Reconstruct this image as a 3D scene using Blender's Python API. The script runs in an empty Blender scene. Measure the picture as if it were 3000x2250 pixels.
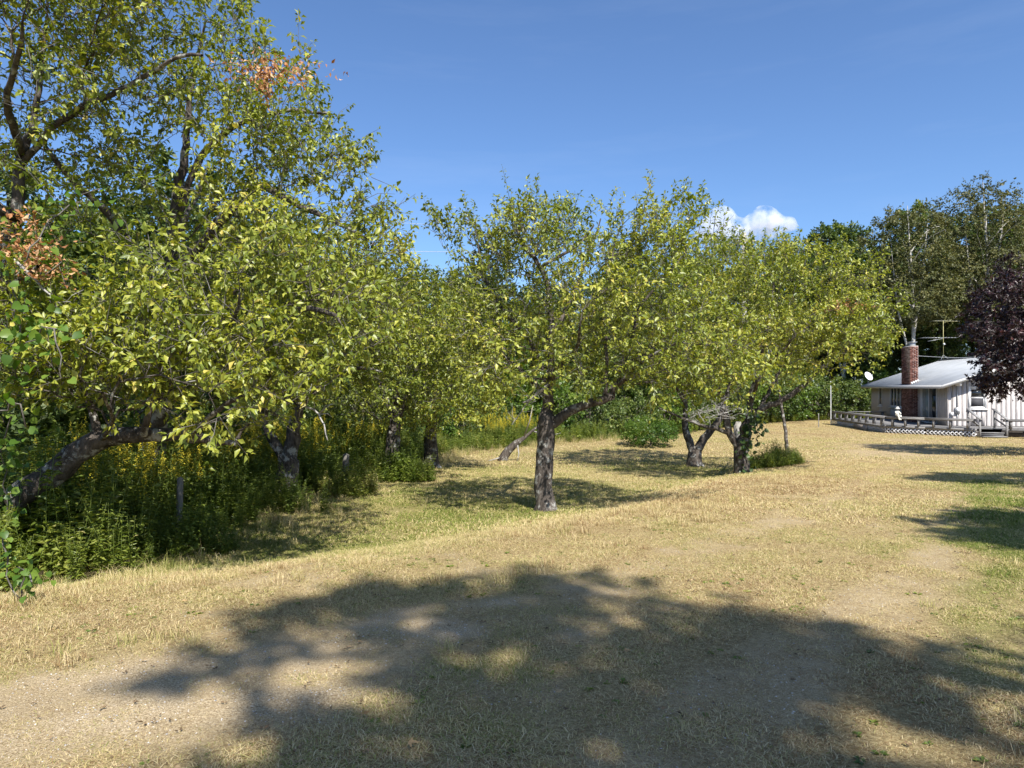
import bpy, math, random
import numpy as np
from mathutils import Vector, Matrix, noise as mnoise

SC = bpy.context.scene
COL = SC.collection
R = math.radians
# ------------------------------------------------------------------ camera, sky, sun, exposure
F = 2080.0; HOR = 1134.0; CZ = 1.7            # focal length and horizon measured in photograph pixels, eye height
cam_d = bpy.data.cameras.new('camera'); cam = bpy.data.objects.new('camera', cam_d); COL.objects.link(cam)
cam_d.sensor_width = 36.0; cam_d.lens = F / 3000 * 36.0; cam_d.clip_start = 0.05; cam_d.clip_end = 6000
cam.location = (0, 0, CZ); cam.rotation_euler = (R(90.25), 0, 0)
SC.camera = cam
SUN_AZ, SUN_EL = 160.0, 50.0                   # azimuth clockwise from +Y, elevation
wd = bpy.data.worlds.new('World'); SC.world = wd; wd.use_nodes = True
wn = wd.node_tree; sky = wn.nodes.new('ShaderNodeTexSky'); sky.sky_type = 'NISHITA'; sky.sun_disc = False
sky.sun_elevation = R(SUN_EL); sky.sun_rotation = R(SUN_AZ)
sky.altitude = 200; sky.air_density = 0.95; sky.dust_density = 0.9; sky.ozone_density = 8.8
tcw = wn.nodes.new('ShaderNodeTexCoord'); mpw = wn.nodes.new('ShaderNodeMapping'); mpw.inputs['Scale'].default_value = (1.6, 1.6, 11.0); mpw.inputs['Rotation'].default_value = (0.12, 0.08, 0.5)
nzw = wn.nodes.new('ShaderNodeTexNoise'); nzw.inputs['Scale'].default_value = 1.5; nzw.inputs['Detail'].default_value = 7; nzw.inputs['Roughness'].default_value = 0.62
rpw = wn.nodes.new('ShaderNodeValToRGB'); rpw.color_ramp.elements[0].position = 0.52; rpw.color_ramp.elements[1].position = 0.85; rpw.color_ramp.elements[1].color = (0.05, 0.05, 0.05, 1)
mxw = wn.nodes.new('ShaderNodeMixRGB'); mxw.inputs[2].default_value = (6.0, 6.4, 7.0, 1)                # thin wisps of high cirrus over the whole sky
wn.links.new(tcw.outputs['Generated'], mpw.inputs[0]); wn.links.new(mpw.outputs[0], nzw.inputs['Vector']); wn.links.new(nzw.outputs['Fac'], rpw.inputs[0]); wn.links.new(rpw.outputs[0], mxw.inputs[0]); wn.links.new(sky.outputs[0], mxw.inputs[1])
wn.links.new(mxw.outputs[0], wn.nodes['Background'].inputs[0]); wn.nodes['Background'].inputs[1].default_value = 0.108
sun_d = bpy.data.lights.new('sun', 'SUN'); sun_d.energy = 5.0; sun_d.angle = R(0.53); sun_d.color = (1.0, 0.965, 0.90)
sun = bpy.data.objects.new('sun', sun_d); COL.objects.link(sun)
sdir = Vector((math.sin(R(SUN_AZ)) * math.cos(R(SUN_EL)), math.cos(R(SUN_AZ)) * math.cos(R(SUN_EL)), math.sin(R(SUN_EL))))
sun.rotation_euler = sdir.to_track_quat('Z', 'Y').to_euler(); sun.location = sdir * 60
vs = SC.view_settings; vs.view_transform = 'Standard'; vs.look = 'None'; vs.exposure = 0.82; vs.gamma = 1.0; vs.use_curve_mapping = False
SC.render.engine = 'CYCLES'; cy = SC.cycles
cy.max_bounces = 6; cy.diffuse_bounces = 3; cy.glossy_bounces = 2; cy.transmission_bounces = 4; cy.volume_bounces = 3; cy.transparent_max_bounces = 8
cy.use_denoising = True; cy.denoiser = 'OPENIMAGEDENOISE'; cy.denoising_input_passes = 'RGB_ALBEDO_NORMAL'; cy.denoising_prefilter = 'ACCURATE'; cy.sample_clamp_indirect = 6.0; cy.use_adaptive_sampling = False
cy.caustics_reflective = False; cy.caustics_refractive = False

def W(tx, ty, Y):                              # a point of the place, from its bearing in the photograph and its depth in metres
    return np.array([(tx - 1500) / F * Y, Y, CZ - (ty - HOR) / F * Y])

# ------------------------------------------------------------------ helpers
def h2(xi, yi, seed):
    n = (xi * 374761393 + yi * 668265263 + seed * 974711) & 0x7fffffff
    n = ((n ^ (n >> 13)) * 1274126177) & 0x7fffffff
    n = ((n ^ (n >> 15)) * 1103515245) & 0x7fffffff
    return ((n ^ (n >> 16)) & 0xffff) / 65535.0
def vnoise(x, y, seed=0):
    xi = np.floor(x).astype(np.int64); yi = np.floor(y).astype(np.int64)
    fx = x - xi; fy = y - yi; fx = fx * fx * (3 - 2 * fx); fy = fy * fy * (3 - 2 * fy)
    a = h2(xi, yi, seed); b = h2(xi + 1, yi, seed); c = h2(xi, yi + 1, seed); d = h2(xi + 1, yi + 1, seed)
    return (a * (1 - fx) + b * fx) * (1 - fy) + (c * (1 - fx) + d * fx) * fy
def fbm(x, y, f=1.0, o=4, seed=0):
    s = 0; a = 0.5; t = 0
    for k in range(o):
        s = s + a * vnoise(x * f, y * f, seed + k * 17); t += a; a *= 0.5; f *= 2.03
    return s / t
def ss(a, b, x):
    t = np.clip((x - a) / (b - a), 0, 1); return t * t * (3 - 2 * t)
def nrm(v):
    return v / np.maximum(np.linalg.norm(v, axis=-1, keepdims=True), 1e-9)
def pline(poly, x, y):                         # distance to a polyline, and which side (left of travel positive)
    best = np.full(np.shape(x), 1e9); side = np.zeros(np.shape(x))
    for (x0, y0), (x1, y1) in zip(poly[:-1], poly[1:]):
        dx, dy = x1 - x0, y1 - y0; L2 = dx * dx + dy * dy
        t = np.clip(((x - x0) * dx + (y - y0) * dy) / L2, 0, 1)
        d = np.hypot(x - x0 - t * dx, y - y0 - t * dy)
        s = np.sign(dx * (y - y0) - dy * (x - x0))
        m = d < best; best = np.where(m, d, best); side = np.where(m, s, side)
    return best, side

def link(o, parent=None):
    COL.objects.link(o)
    if parent is not None: o.parent = parent
    return o
def tag(o, label=None, cat=None, group=None, kind=None):
    if label: o['label'] = label
    if cat: o['category'] = cat
    if group: o['group'] = group
    if kind: o['kind'] = kind
    return o
def empty(name, loc, rz=0.0):
    o = bpy.data.objects.new(name, None); o.location = loc; o.rotation_euler = (0, 0, rz); o.empty_display_size = 0.3
    return link(o)
def raw_mesh(name, V, faces, mat=None, smooth=False, attrs=None):
    V = np.asarray(V, np.float32); me = bpy.data.meshes.new(name)
    faces = [np.asarray(f, np.int32) for f in faces if len(f)]
    me.vertices.add(len(V)); me.vertices.foreach_set('co', V.ravel())
    nl = sum(f.size for f in faces); npol = sum(len(f) for f in faces)
    me.loops.add(nl); me.polygons.add(npol)
    me.loops.foreach_set('vertex_index', np.concatenate([f.ravel() for f in faces]))
    st = []; k = 0
    for f in faces:
        st.append(k + np.arange(len(f)) * f.shape[1]); k += f.size
    me.polygons.foreach_set('loop_start', np.concatenate(st).astype(np.int32))
    if smooth: me.polygons.foreach_set('use_smooth', np.ones(npol, bool))
    for an, arr in (attrs or {}).items():
        a = me.attributes.new(an, 'FLOAT', 'POINT'); a.data.foreach_set('value', np.asarray(arr, np.float32))
    me.update(calc_edges=True)
    if mat: me.materials.append(mat)
    return me
def mobj(name, me, parent=None, loc=(0, 0, 0)):
    o = bpy.data.objects.new(name, me); o.location = loc
    return link(o, parent)

class MB:                                      # collects boxes, beams and tubes into one mesh
    def __init__(s): s.v = []; s.f4 = []; s.f3 = []; s.n = 0; s.t = []
    def add(s, V, f4=None, f3=None, tint=0.5):
        V = np.asarray(V, float)
        if f4 is not None and len(f4): s.f4.append(np.asarray(f4) + s.n)
        if f3 is not None and len(f3): s.f3.append(np.asarray(f3) + s.n)
        s.v.append(V); s.t.append(np.full(len(V), tint)); s.n += len(V); return s
    def box(s, a, b, tint=0.5):
        x0, y0, z0 = a; x1, y1, z1 = b
        V = [(x0, y0, z0), (x1, y0, z0), (x1, y1, z0), (x0, y1, z0), (x0, y0, z1), (x1, y0, z1), (x1, y1, z1), (x0, y1, z1)]
        return s.add(V, [(0, 3, 2, 1), (4, 5, 6, 7), (0, 1, 5, 4), (1, 2, 6, 5), (2, 3, 7, 6), (3, 0, 4, 7)], tint=tint)
    def beam(s, p, q, w, h, up=(0, 0, 1), tint=0.5):
        p = np.array(p, float); q = np.array(q, float); d = q - p; d /= np.linalg.norm(d)
        u = np.array(up, float)
        if abs(d @ u) > 0.98: u = np.array([1.0, 0, 0])
        r = np.cross(d, u); r /= np.linalg.norm(r); u = np.cross(r, d)
        V = [e + r * (sx * w / 2) + u * (sz * h / 2) for e in (p, q) for sx, sz in ((-1, -1), (1, -1), (1, 1), (-1, 1))]
        return s.add(V, [(0, 1, 2, 3), (7, 6, 5, 4), (0, 4, 5, 1), (1, 5, 6, 2), (2, 6, 7, 3), (3, 7, 4, 0)], tint=tint)
    def tube(s, pts, rad, k=6, tint=0.5):
        V, f, g = tube(np.asarray(pts, float), np.broadcast_to(rad, len(pts)), k, cap=True); return s.add(V, f, g, tint=tint)
    def lathe(s, prof, axis_o=(0, 0, 0), k=12):
        V = []; n = len(prof)
        for r_, z_ in prof:
            for i in range(k):
                a = 2 * math.pi * i / k; V.append((axis_o[0] + r_ * math.cos(a), axis_o[1] + r_ * math.sin(a), axis_o[2] + z_))
        f = [(j * k + i, j * k + (i + 1) % k, (j + 1) * k + (i + 1) % k, (j + 1) * k + i) for j in range(n - 1) for i in range(k)]
        return s.add(V, f)
    def mesh(s, name, mat, smooth=False, tint=False):
        return raw_mesh(name, np.concatenate(s.v), [np.concatenate(s.f4) if s.f4 else [], np.concatenate(s.f3) if s.f3 else []], mat, smooth,
                        {'tint': np.concatenate(s.t)} if tint else None)
    def build(s, name, mat, parent=None, smooth=False, tint=False, loc=(0, 0, 0)):
        return mobj(name, s.mesh(name, mat, smooth, tint), parent, loc)

def tube(P, rad, k=6, cap=False, rough=0.0, rng=None):
    n = len(P); T = np.empty_like(P); T[1:-1] = P[2:] - P[:-2] if n > 2 else 0
    T[0] = P[1] - P[0]; T[-1] = P[-1] - P[-2]; T = nrm(T)
    ref = np.array([0.31, 0.17, 1.0]) if abs(T[0][2]) < 0.9 else np.array([1.0, 0.2, 0.1])
    U = np.cross(T, ref); U = nrm(U); Vv = np.cross(T, U)
    a = np.arange(k) * 2 * math.pi / k
    rr = np.asarray(rad)[:, None] * np.ones(k)
    if rough > 0: rr = rr * (1 + rough * (rng.random((n, k)) - 0.5) + rough * 0.8 * (rng.random((1, k)) - 0.5))
    V = P[:, None, :] + rr[..., None] * (np.cos(a)[None, :, None] * U[:, None, :] + np.sin(a)[None, :, None] * Vv[:, None, :])
    i = np.arange(n - 1)[:, None] * k; j = np.arange(k)[None, :]; j2 = (j + 1) % k
    f = np.stack([i + j, i + j2, i + k + j2, i + k + j], -1).reshape(-1, 4)
    V = V.reshape(-1, 3)
    if cap:
        m = len(V); V = np.vstack([V, P[-1], P[0]])
        e = (n - 1) * k
        return V, f, np.array([(e + q, e + (q + 1) % k, m) for q in range(k)] + [((q + 1) % k, q, m + 1) for q in range(k)])
    return V, f

# ------------------------------------------------------------------ materials
def newmat(name):
    m = bpy.data.materials.new(name); m.use_nodes = True; nt = m.node_tree
    return m, nt, nt.nodes['Principled BSDF'], nt.nodes['Material Output']
def N(nt, t, **kw):
    n = nt.nodes.new(t)
    for k_, v in kw.items(): setattr(n, k_, v)
    return n
def ramp(nt, stops, interp='LINEAR'):
    r = N(nt, 'ShaderNodeValToRGB'); cr = r.color_ramp; cr.interpolation = interp
    while len(cr.elements) < len(stops): cr.elements.new(0.5)
    for e, (p, c) in zip(cr.elements, stops): e.position = p; e.color = (*c, 1)
    return r
def noise_tex(nt, scale, detail=4, rough=0.6, coord='Object'):
    tc = N(nt, 'ShaderNodeTexCoord'); n = N(nt, 'ShaderNodeTexNoise'); n.inputs['Scale'].default_value = scale
    n.inputs['Detail'].default_value = detail; n.inputs['Roughness'].default_value = rough
    nt.links.new(tc.outputs[coord], n.inputs['Vector']); return n
def bump(nt, b, src, strength, dist=0.02):
    bp = N(nt, 'ShaderNodeBump'); bp.inputs['Strength'].default_value = strength; bp.inputs['Distance'].default_value = dist
    nt.links.new(src, bp.inputs['Height']); nt.links.new(bp.outputs[0], b.inputs['Normal']); return bp
def simple(name, c1, c2=None, scale=8.0, rough=0.8, spec=0.3, bmp=0.0, metal=0.0, stretch=None, lo=0.35, hi=0.65):
    m, nt, b, o = newmat(name); b.inputs['Roughness'].default_value = rough; b.inputs['Specular IOR Level'].default_value = spec
    b.inputs['Metallic'].default_value = metal; b.inputs['Base Color'].default_value = (*c1, 1)
    if c2:
        n = noise_tex(nt, scale, 6, 0.65)
        if stretch:
            mp = N(nt, 'ShaderNodeMapping'); mp.inputs['Scale'].default_value = stretch
            tc = [x for x in nt.nodes if x.type == 'TEX_COORD'][0]; nt.links.new(tc.outputs['Object'], mp.inputs[0]); nt.links.new(mp.outputs[0], n.inputs['Vector'])
        r = ramp(nt, [(lo, c1), (hi, c2)]); nt.links.new(n.outputs['Fac'], r.inputs[0]); nt.links.new(r.outputs[0], b.inputs['Base Color'])
        if bmp: bump(nt, b, n.outputs['Fac'], bmp)
    return m
def leaf_mat(name, stops, trans=0.35, tstops=None, rough=0.42, spec=0.45, instancer=False):
    m, nt, b, o = newmat(name); b.inputs['Roughness'].default_value = rough; b.inputs['Specular IOR Level'].default_value = spec
    at = N(nt, 'ShaderNodeAttribute', attribute_name='tint'); at.attribute_type = 'GEOMETRY'
    src = at.outputs['Fac']
    if instancer:
        a2 = N(nt, 'ShaderNodeAttribute', attribute_name='itint'); a2.attribute_type = 'INSTANCER'
        ad = N(nt, 'ShaderNodeMath', operation='ADD'); nt.links.new(at.outputs['Fac'], ad.inputs[0]); nt.links.new(a2.outputs['Fac'], ad.inputs[1])
        src = ad.outputs[0]
    r = ramp(nt, stops); nt.links.new(src, r.inputs[0]); nt.links.new(r.outputs[0], b.inputs['Base Color'])
    if trans > 0:
        t = N(nt, 'ShaderNodeBsdfTranslucent'); hs = N(nt, 'ShaderNodeHueSaturation'); hs.inputs['Value'].default_value = 1.5; hs.inputs['Saturation'].default_value = 1.12
        nt.links.new(r.outputs[0], hs.inputs['Color']); nt.links.new(hs.outputs[0], t.inputs['Color'])
        mx = N(nt, 'ShaderNodeMixShader'); mx.inputs[0].default_value = trans
        nt.links.new(b.outputs[0], mx.inputs[1]); nt.links.new(t.outputs[0], mx.inputs[2]); nt.links.new(mx.outputs[0], o.inputs[0])
    return m
def bark_mat(name, dark, light, lichen, scale=14.0, lich=0.58):
    m, nt, b, o = newmat(name); b.inputs['Roughness'].default_value = 0.92; b.inputs['Specular IOR Level'].default_value = 0.108
    n1 = noise_tex(nt, scale, 8, 0.7); mp = N(nt, 'ShaderNodeMapping'); mp.inputs['Scale'].default_value = (1, 1, 0.35)
    tc = [x for x in nt.nodes if x.type == 'TEX_COORD'][0]; nt.links.new(tc.outputs['Object'], mp.inputs[0]); nt.links.new(mp.outputs[0], n1.inputs['Vector'])
    r = ramp(nt, [(0.35, dark), (0.68, light)]); nt.links.new(n1.outputs['Fac'], r.inputs[0])
    n2 = noise_tex(nt, 6.0, 5, 0.7); r2 = ramp(nt, [(lich, (0, 0, 0)), (lich + 0.08, (1, 1, 1))]); nt.links.new(n2.outputs['Fac'], r2.inputs[0])
    mx = N(nt, 'ShaderNodeMixRGB'); nt.links.new(r2.outputs[0], mx.inputs[0]); nt.links.new(r.outputs[0], mx.inputs[1]); mx.inputs[2].default_value = (*lichen, 1)
    nt.links.new(mx.outputs[0], b.inputs['Base Color']); bump(nt, b, n1.outputs['Fac'], 1.0, 0.04)
    return m

M = {}
APPLE = [(0.0, (0.055, 0.085, 0.013)), (0.35, (0.15, 0.188, 0.025)), (0.65, (0.30, 0.322, 0.045)), (0.9, (0.43, 0.42, 0.075)), (1.0, (0.52, 0.43, 0.10))]
M['apple_leaf'] = leaf_mat('apple_leaf', APPLE, 0.30, rough=0.42, spec=0.5)
M['wood_leaf'] = leaf_mat('wood_leaf', [(0.0, (0.03, 0.055, 0.014)), (0.5, (0.10, 0.142, 0.03)), (1.0, (0.24, 0.26, 0.055))], 0.3, rough=0.5)
M['birch_leaf'] = leaf_mat('birch_leaf', [(0.0, (0.042, 0.052, 0.016)), (0.5, (0.095, 0.105, 0.030)), (1.0, (0.20, 0.175, 0.05))], 0.25, rough=0.55)
M['pine_leaf'] = leaf_mat('pine_needle', [(0.0, (0.014, 0.028, 0.014)), (0.5, (0.028, 0.05, 0.02)), (1.0, (0.06, 0.08, 0.03))], 0.1, rough=0.6)
M['bright_leaf'] = leaf_mat('bright_leaf', [(0.0, (0.05, 0.10, 0.015)), (0.5, (0.12, 0.19, 0.03)), (1.0, (0.24, 0.29, 0.05))], 0.4)
M['vine_leaf'] = leaf_mat('vine_leaf', [(0.0, (0.04, 0.09, 0.012)), (0.5, (0.09, 0.17, 0.022)), (1.0, (0.19, 0.27, 0.04))], 0.42)
M['ivy_leaf'] = leaf_mat('ivy_leaf', [(0.0, (0.015, 0.035, 0.008)), (0.5, (0.035, 0.065, 0.014)), (1.0, (0.08, 0.12, 0.025))], 0.2)
M['maple_leaf'] = leaf_mat('maple_leaf', [(0.0, (0.012, 0.006, 0.007)), (0.6, (0.035, 0.014, 0.014)), (1.0, (0.09, 0.032, 0.028))], 0.12, rough=0.38, spec=0.5)
M['brown_leaf'] = leaf_mat('brown_leaf', [(0.0, (0.16, 0.06, 0.02)), (0.5, (0.46, 0.21, 0.08)), (1.0, (0.66, 0.45, 0.25))], 0.25, rough=0.7)
M['bark'] = bark_mat('apple_bark', (0.032, 0.026, 0.022), (0.16, 0.135, 0.115), (0.34, 0.33, 0.30), 14.0, 0.54)
M['twig'] = simple('twig_bark', (0.07, 0.06, 0.05), (0.19, 0.175, 0.155), 20, 0.9, 0.15)
M['deadwood'] = simple('dead_wood', (0.22, 0.205, 0.185), (0.42, 0.40, 0.37), 12, 0.9, 0.15)
M['birch_bark'] = bark_mat('birch_bark', (0.30, 0.28, 0.25), (0.55, 0.53, 0.48), (0.08, 0.07, 0.06), 8.0, 0.62)
M['grass'] = leaf_mat('grass_blade', [(0.0, (0.26, 0.16, 0.075)), (0.1, (0.44, 0.32, 0.17)), (0.24, (0.64, 0.53, 0.31)), (0.42, (0.53, 0.43, 0.205)), (0.6, (0.37, 0.34, 0.125)), (0.8, (0.21, 0.235, 0.05)), (1.0, (0.11, 0.16, 0.025))], 0.25, rough=0.7, spec=0.15, instancer=True)
M['weed'] = leaf_mat('weed_leaf', [(0.0, (0.06, 0.10, 0.018)), (0.5, (0.15, 0.20, 0.034)), (0.9, (0.28, 0.30, 0.06)), (1.0, (0.40, 0.35, 0.14))], 0.35, instancer=True)
M['goldenrod'] = simple('goldenrod_flower', (0.40, 0.33, 0.025), (0.56, 0.46, 0.05), 30, 0.9, 0.1)
# ------------------------------------------------------------------ the lie of the land
CREST = [(-30, -6), (-12, 2.2), (-3.7, 6.0), (-1.0, 7.6), (2.75, 11.3), (6.2, 17), (9, 24), (12, 33), (16, 46), (22, 70)]
EDGE = [(-14, 2.2), (-4.9, 5.6), (-4.2, 6.5), (-3.85, 7.6), (-3.75, 8.6), (-3.7, 11), (-3.6, 13), (-3.3, 15.5), (-2.9, 18.2), (-2.2, 26), (-0.5, 28), (4, 31), (8, 36), (15.6, 46), (22, 53), (34, 57), (60, 60)]
TRACK1 = [(-9, 1.7), (-4.5, 2.95), (-2.4, 3.75), (-0.9, 4.75), (1.0, 6.2), (3.4, 9.2), (6.3, 13), (9, 17), (12, 22), (16.5, 30), (19, 34)]
TRACK2 = [(-3.5, 0.6), (-1.2, 1.9), (0.2, 2.9), (1.3, 3.95), (2.9, 5.6), (3.7, 6.4), (5.6, 9), (8.3, 13), (11.2, 18), (14, 23), (18.5, 31)]
def orch_side(x, y):
    d, s = pline(CREST, x, y); return d * s
def wild_side(x, y):
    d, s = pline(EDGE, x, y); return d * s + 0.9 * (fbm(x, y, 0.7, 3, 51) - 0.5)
def ground_z(x, y):
    x = np.asarray(x, float); y = np.asarray(y, float)
    o = ss(-0.5, 1.6, orch_side(x, y))
    z = -0.80 * ss(5, 37, y) - 0.24 * o * ss(2, 6, y) * (1 - ss(20, 40, y))
    z = z + 0.05 * (fbm(x, y, 0.35, 3, 5) - 0.5) + 0.03 * (fbm(x, y, 1.6, 3, 9) - 0.5)
    z = z + 0.22 * np.exp(-((x - 5) ** 2 / 30 + (y - 31) ** 2 / 16))
    return z
def gz(x, y): return float(ground_z(np.array([x]), np.array([y]))[0])
def gravel_f(x, y):
    d1, _ = pline(TRACK1, x, y); d2, _ = pline(TRACK2, x, y)
    n = fbm(x, y, 1.1, 4, 21); n2 = fbm(x, y, 0.35, 3, 23)
    w1 = 0.80 - 0.50 * ss(4.6, 8, y); w2 = 0.30
    g1 = (1 - ss(w1 * 0.45, w1 * 1.15, d1 + 0.9 * (n - 0.5))) * (1 - 0.5 * ss(4.8, 7.5, y))
    g2 = (1 - ss(w2 * 0.4, w2 * 1.2, d2 + 0.7 * (n - 0.5))) * (0.55 - 0.3 * ss(7, 10, y)) * ss(0.38, 0.55, n2 + 0.12)
    g3 = 0.5 * ss(0.62, 0.72, n) * (1 - ss(2.2, 3.6, d1))
    far = ss(14, 24, y) * ss(0.45, 0.65, n2) * (1 - ss(1.0, 2.4, d1)) * 0.6
    pm = 0.30 + 0.70 * ss(0.36, 0.58, fbm(x, y, 2.4, 4, 29)); lf = 1 - ss(-1.6, 0.4, x)
    return np.clip(np.maximum.reduce([g1 * np.maximum(pm, lf * .85), g2 * pm, g3 * pm, far]), 0, 1)
def green_f(x, y):
    o = ss(0.1, 1.5, orch_side(x, y)); n = fbm(x, y, 0.8, 4, 31); n2 = fbm(x, y, 0.28, 3, 37)
    near_edge = 1 - ss(0, 1.1, np.abs(orch_side(x, y) - 0.3))
    g = 0.22 * (n - 0.5) + o * (0.40 + 0.6 * (n2 - 0.42)) * (1 - 0.7 * ss(18, 30, y)) + 0.30 * near_edge * (n - 0.2) * (1 - ss(8, 12, y))
    r = ss(0.54, 0.68, x / np.maximum(y, 0.5)) * ss(3.4, 4.6, y) * (1 - ss(13, 20, y))              # greener turf along the drive's far verge
    g = g + r * (0.05 + 0.75 * ss(0.42, 0.66, fbm(x, y, 0.75, 4, 41)))
    return np.clip(g, 0, 1)

# ground sheet
def axis(lo, hi, fine_lo, fine_hi, step, far):
    a = list(np.arange(fine_lo, fine_hi + 1e-6, step)); s = step; v = fine_hi
    while v < hi: s *= 1.22; s = min(s, far); v += s; a.append(v)
    s = step; v = fine_lo; b = []
    while v > lo: s *= 1.22; s = min(s, far); v -= s; b.append(v)
    return np.array(b[::-1] + a)
gx = axis(-2500, 2500, -8, 14, 0.14, 260); gy = axis(-400, 3000, 1.0, 30, 0.14, 260)
X, Y = np.meshgrid(gx, gy); Z = ground_z(X, Y)
nx, ny = len(gx), len(gy)
I = (np.arange(ny - 1)[:, None] * nx + np.arange(nx - 1)[None, :]).ravel()
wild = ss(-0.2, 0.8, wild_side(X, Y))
gm, nt, b, o_ = newmat('ground')
b.inputs['Roughness'].default_value = 0.95; b.inputs['Specular IOR Level'].default_value = 0.1
def attr(nt, n): a = N(nt, 'ShaderNodeAttribute', attribute_name=n); return a.outputs['Fac']
def mixc(nt, f, a, c):
    m_ = N(nt, 'ShaderNodeMixRGB')
    if hasattr(f, 'links'): nt.links.new(f, m_.inputs[0])
    else: m_.inputs[0].default_value = f
    for i, v in ((1, a), (2, c)):
        if hasattr(v, 'links'): nt.links.new(v, m_.inputs[i])
        else: m_.inputs[i].default_value = (*v, 1)
    return m_.outputs[0]
n1 = noise_tex(nt, 38, 8, 0.75); n2 = noise_tex(nt, 2.2, 6, 0.65); n3 = noise_tex(nt, 110, 5, 0.75)
straw = ramp(nt, [(0.32, (0.13, 0.09, 0.045)), (0.5, (0.32, 0.24, 0.115)), (0.68, (0.54, 0.43, 0.23))]); nt.links.new(n1.outputs['Fac'], straw.inputs[0])
turf = ramp(nt, [(0.32, (0.10, 0.10, 0.03)), (0.55, (0.22, 0.22, 0.07)), (0.7, (0.33, 0.30, 0.11))]); nt.links.new(n1.outputs['Fac'], turf.inputs[0])
grav = ramp(nt, [(0.34, (0.13, 0.088, 0.045)), (0.48, (0.43, 0.325, 0.19)), (0.66, (0.76, 0.63, 0.43))]); nt.links.new(n3.outputs['Fac'], grav.inputs[0])
blot = ramp(nt, [(0.35, (0.72, 0.68, 0.62)), (0.65, (1, 1, 1))]); nt.links.new(n2.outputs['Fac'], blot.inputs[0])
c = mixc(nt, attr(nt, 'green'), straw.outputs[0], turf.outputs[0])
c = mixc(nt, attr(nt, 'gravel'), c, grav.outputs[0])
mu = N(nt, 'ShaderNodeMixRGB', blend_type='MULTIPLY'); mu.inputs[0].default_value = 0.55; nt.links.new(c, mu.inputs[1]); nt.links.new(blot.outputs[0], mu.inputs[2])
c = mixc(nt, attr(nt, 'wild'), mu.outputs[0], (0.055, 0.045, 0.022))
nt.links.new(c, b.inputs['Base Color']); bump(nt, b, n1.outputs['Fac'], 0.8, 0.03)
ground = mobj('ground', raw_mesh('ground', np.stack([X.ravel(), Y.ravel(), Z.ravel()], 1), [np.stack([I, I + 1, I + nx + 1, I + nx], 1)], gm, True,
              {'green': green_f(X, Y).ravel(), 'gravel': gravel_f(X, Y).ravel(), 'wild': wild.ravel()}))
tag(ground, 'dry mown lawn and gravel drive sloping gently to the cabin', 'ground', kind='structure')

# ------------------------------------------------------------------ scatter by geometry nodes (only for what nobody could count)
def scatter(name, pts, rz, scl, idx, tint, sources, label, cat, tilt=None):
    n = len(pts); me = bpy.data.meshes.new(name); me.vertices.add(n); me.vertices.foreach_set('co', np.asarray(pts, np.float32).ravel())
    rot = np.zeros((n, 3), np.float32); rot[:, 2] = rz
    if tilt is not None: rot[:, :2] = tilt
    a = me.attributes.new('rot', 'FLOAT_VECTOR', 'POINT'); a.data.foreach_set('vector', rot.ravel())
    for an, arr in (('scl', scl), ('itint', tint)):
        a = me.attributes.new(an, 'FLOAT', 'POINT'); a.data.foreach_set('value', np.asarray(arr, np.float32))
    a = me.attributes.new('idx', 'INT', 'POINT'); a.data.foreach_set('value', np.asarray(idx, np.int32))
    ob = mobj(name, me); tag(ob, label, cat, kind='stuff')
    cl = bpy.data.collections.new(name + '_kinds')
    for k, sm in enumerate(sources): cl.objects.link(bpy.data.objects.new('%s_kind_%02d' % (name, k), sm))
    g = bpy.data.node_groups.new(name, 'GeometryNodeTree')
    g.interface.new_socket('Geometry', in_out='INPUT', socket_type='NodeSocketGeometry'); g.interface.new_socket('Geometry', in_out='OUTPUT', socket_type='NodeSocketGeometry')
    gi = g.nodes.new('NodeGroupInput'); go = g.nodes.new('NodeGroupOutput'); ip = g.nodes.new('GeometryNodeInstanceOnPoints')
    ci = g.nodes.new('GeometryNodeCollectionInfo'); ci.inputs['Collection'].default_value = cl; ci.inputs['Separate Children'].default_value = True; ci.inputs['Reset Children'].default_value = True
    def na(nm, dt):
        q = g.nodes.new('GeometryNodeInputNamedAttribute'); q.data_type = dt; q.inputs['Name'].default_value = nm; return q.outputs['Attribute']
    g.links.new(gi.outputs[0], ip.inputs['Points']); g.links.new(ci.outputs[0], ip.inputs['Instance']); ip.inputs['Pick Instance'].default_value = True
    g.links.new(na('idx', 'INT'), ip.inputs['Instance Index']); g.links.new(na('rot', 'FLOAT_VECTOR'), ip.inputs['Rotation']); g.links.new(na('scl', 'FLOAT'), ip.inputs['Scale'])
    g.links.new(ip.outputs[0], go.inputs[0])
    md = ob.modifiers.new('scatter', 'NODES'); md.node_group = g
    return ob

# ------------------------------------------------------------------ leaves and trees
LEAF_FINE = (np.array([(0, 0, 0), (.52, 0, .0), (1, 0, -.16), (.44, .25, .15), (.44, -.25, .15)]), np.zeros((0, 4), int), np.array([(0, 1, 3), (1, 2, 3), (1, 0, 4), (2, 1, 4)]))
LEAF_MID = (np.array([(0, 0, 0), (.45, .26, .15), (1, 0, -.08), (.45, -.26, .15)]), np.zeros((0, 4), int), np.array([(0, 2, 1), (2, 0, 3)]))
LEAF_FAR = (np.array([(0, 0, 0), (.5, .34, .06), (1, .05, 0), (.45, -.36, .06)]), np.array([(0, 3, 2, 1)]), np.zeros((0, 3), int))
LEAF_ROUND = (np.array([(0, 0, 0), (.30, 0, .02), (1, 0, -.12), (-.06, .34, .06), (.38, .47, .10), (.78, .26, .0), (-.06, -.34, .06), (.38, -.47, .10), (.78, -.26, .0)]),
              np.array([(0, 1, 4, 3), (1, 2, 5, 4), (1, 0, 6, 7), (2, 1, 7, 8)]), np.zeros((0, 3), int))
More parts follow.
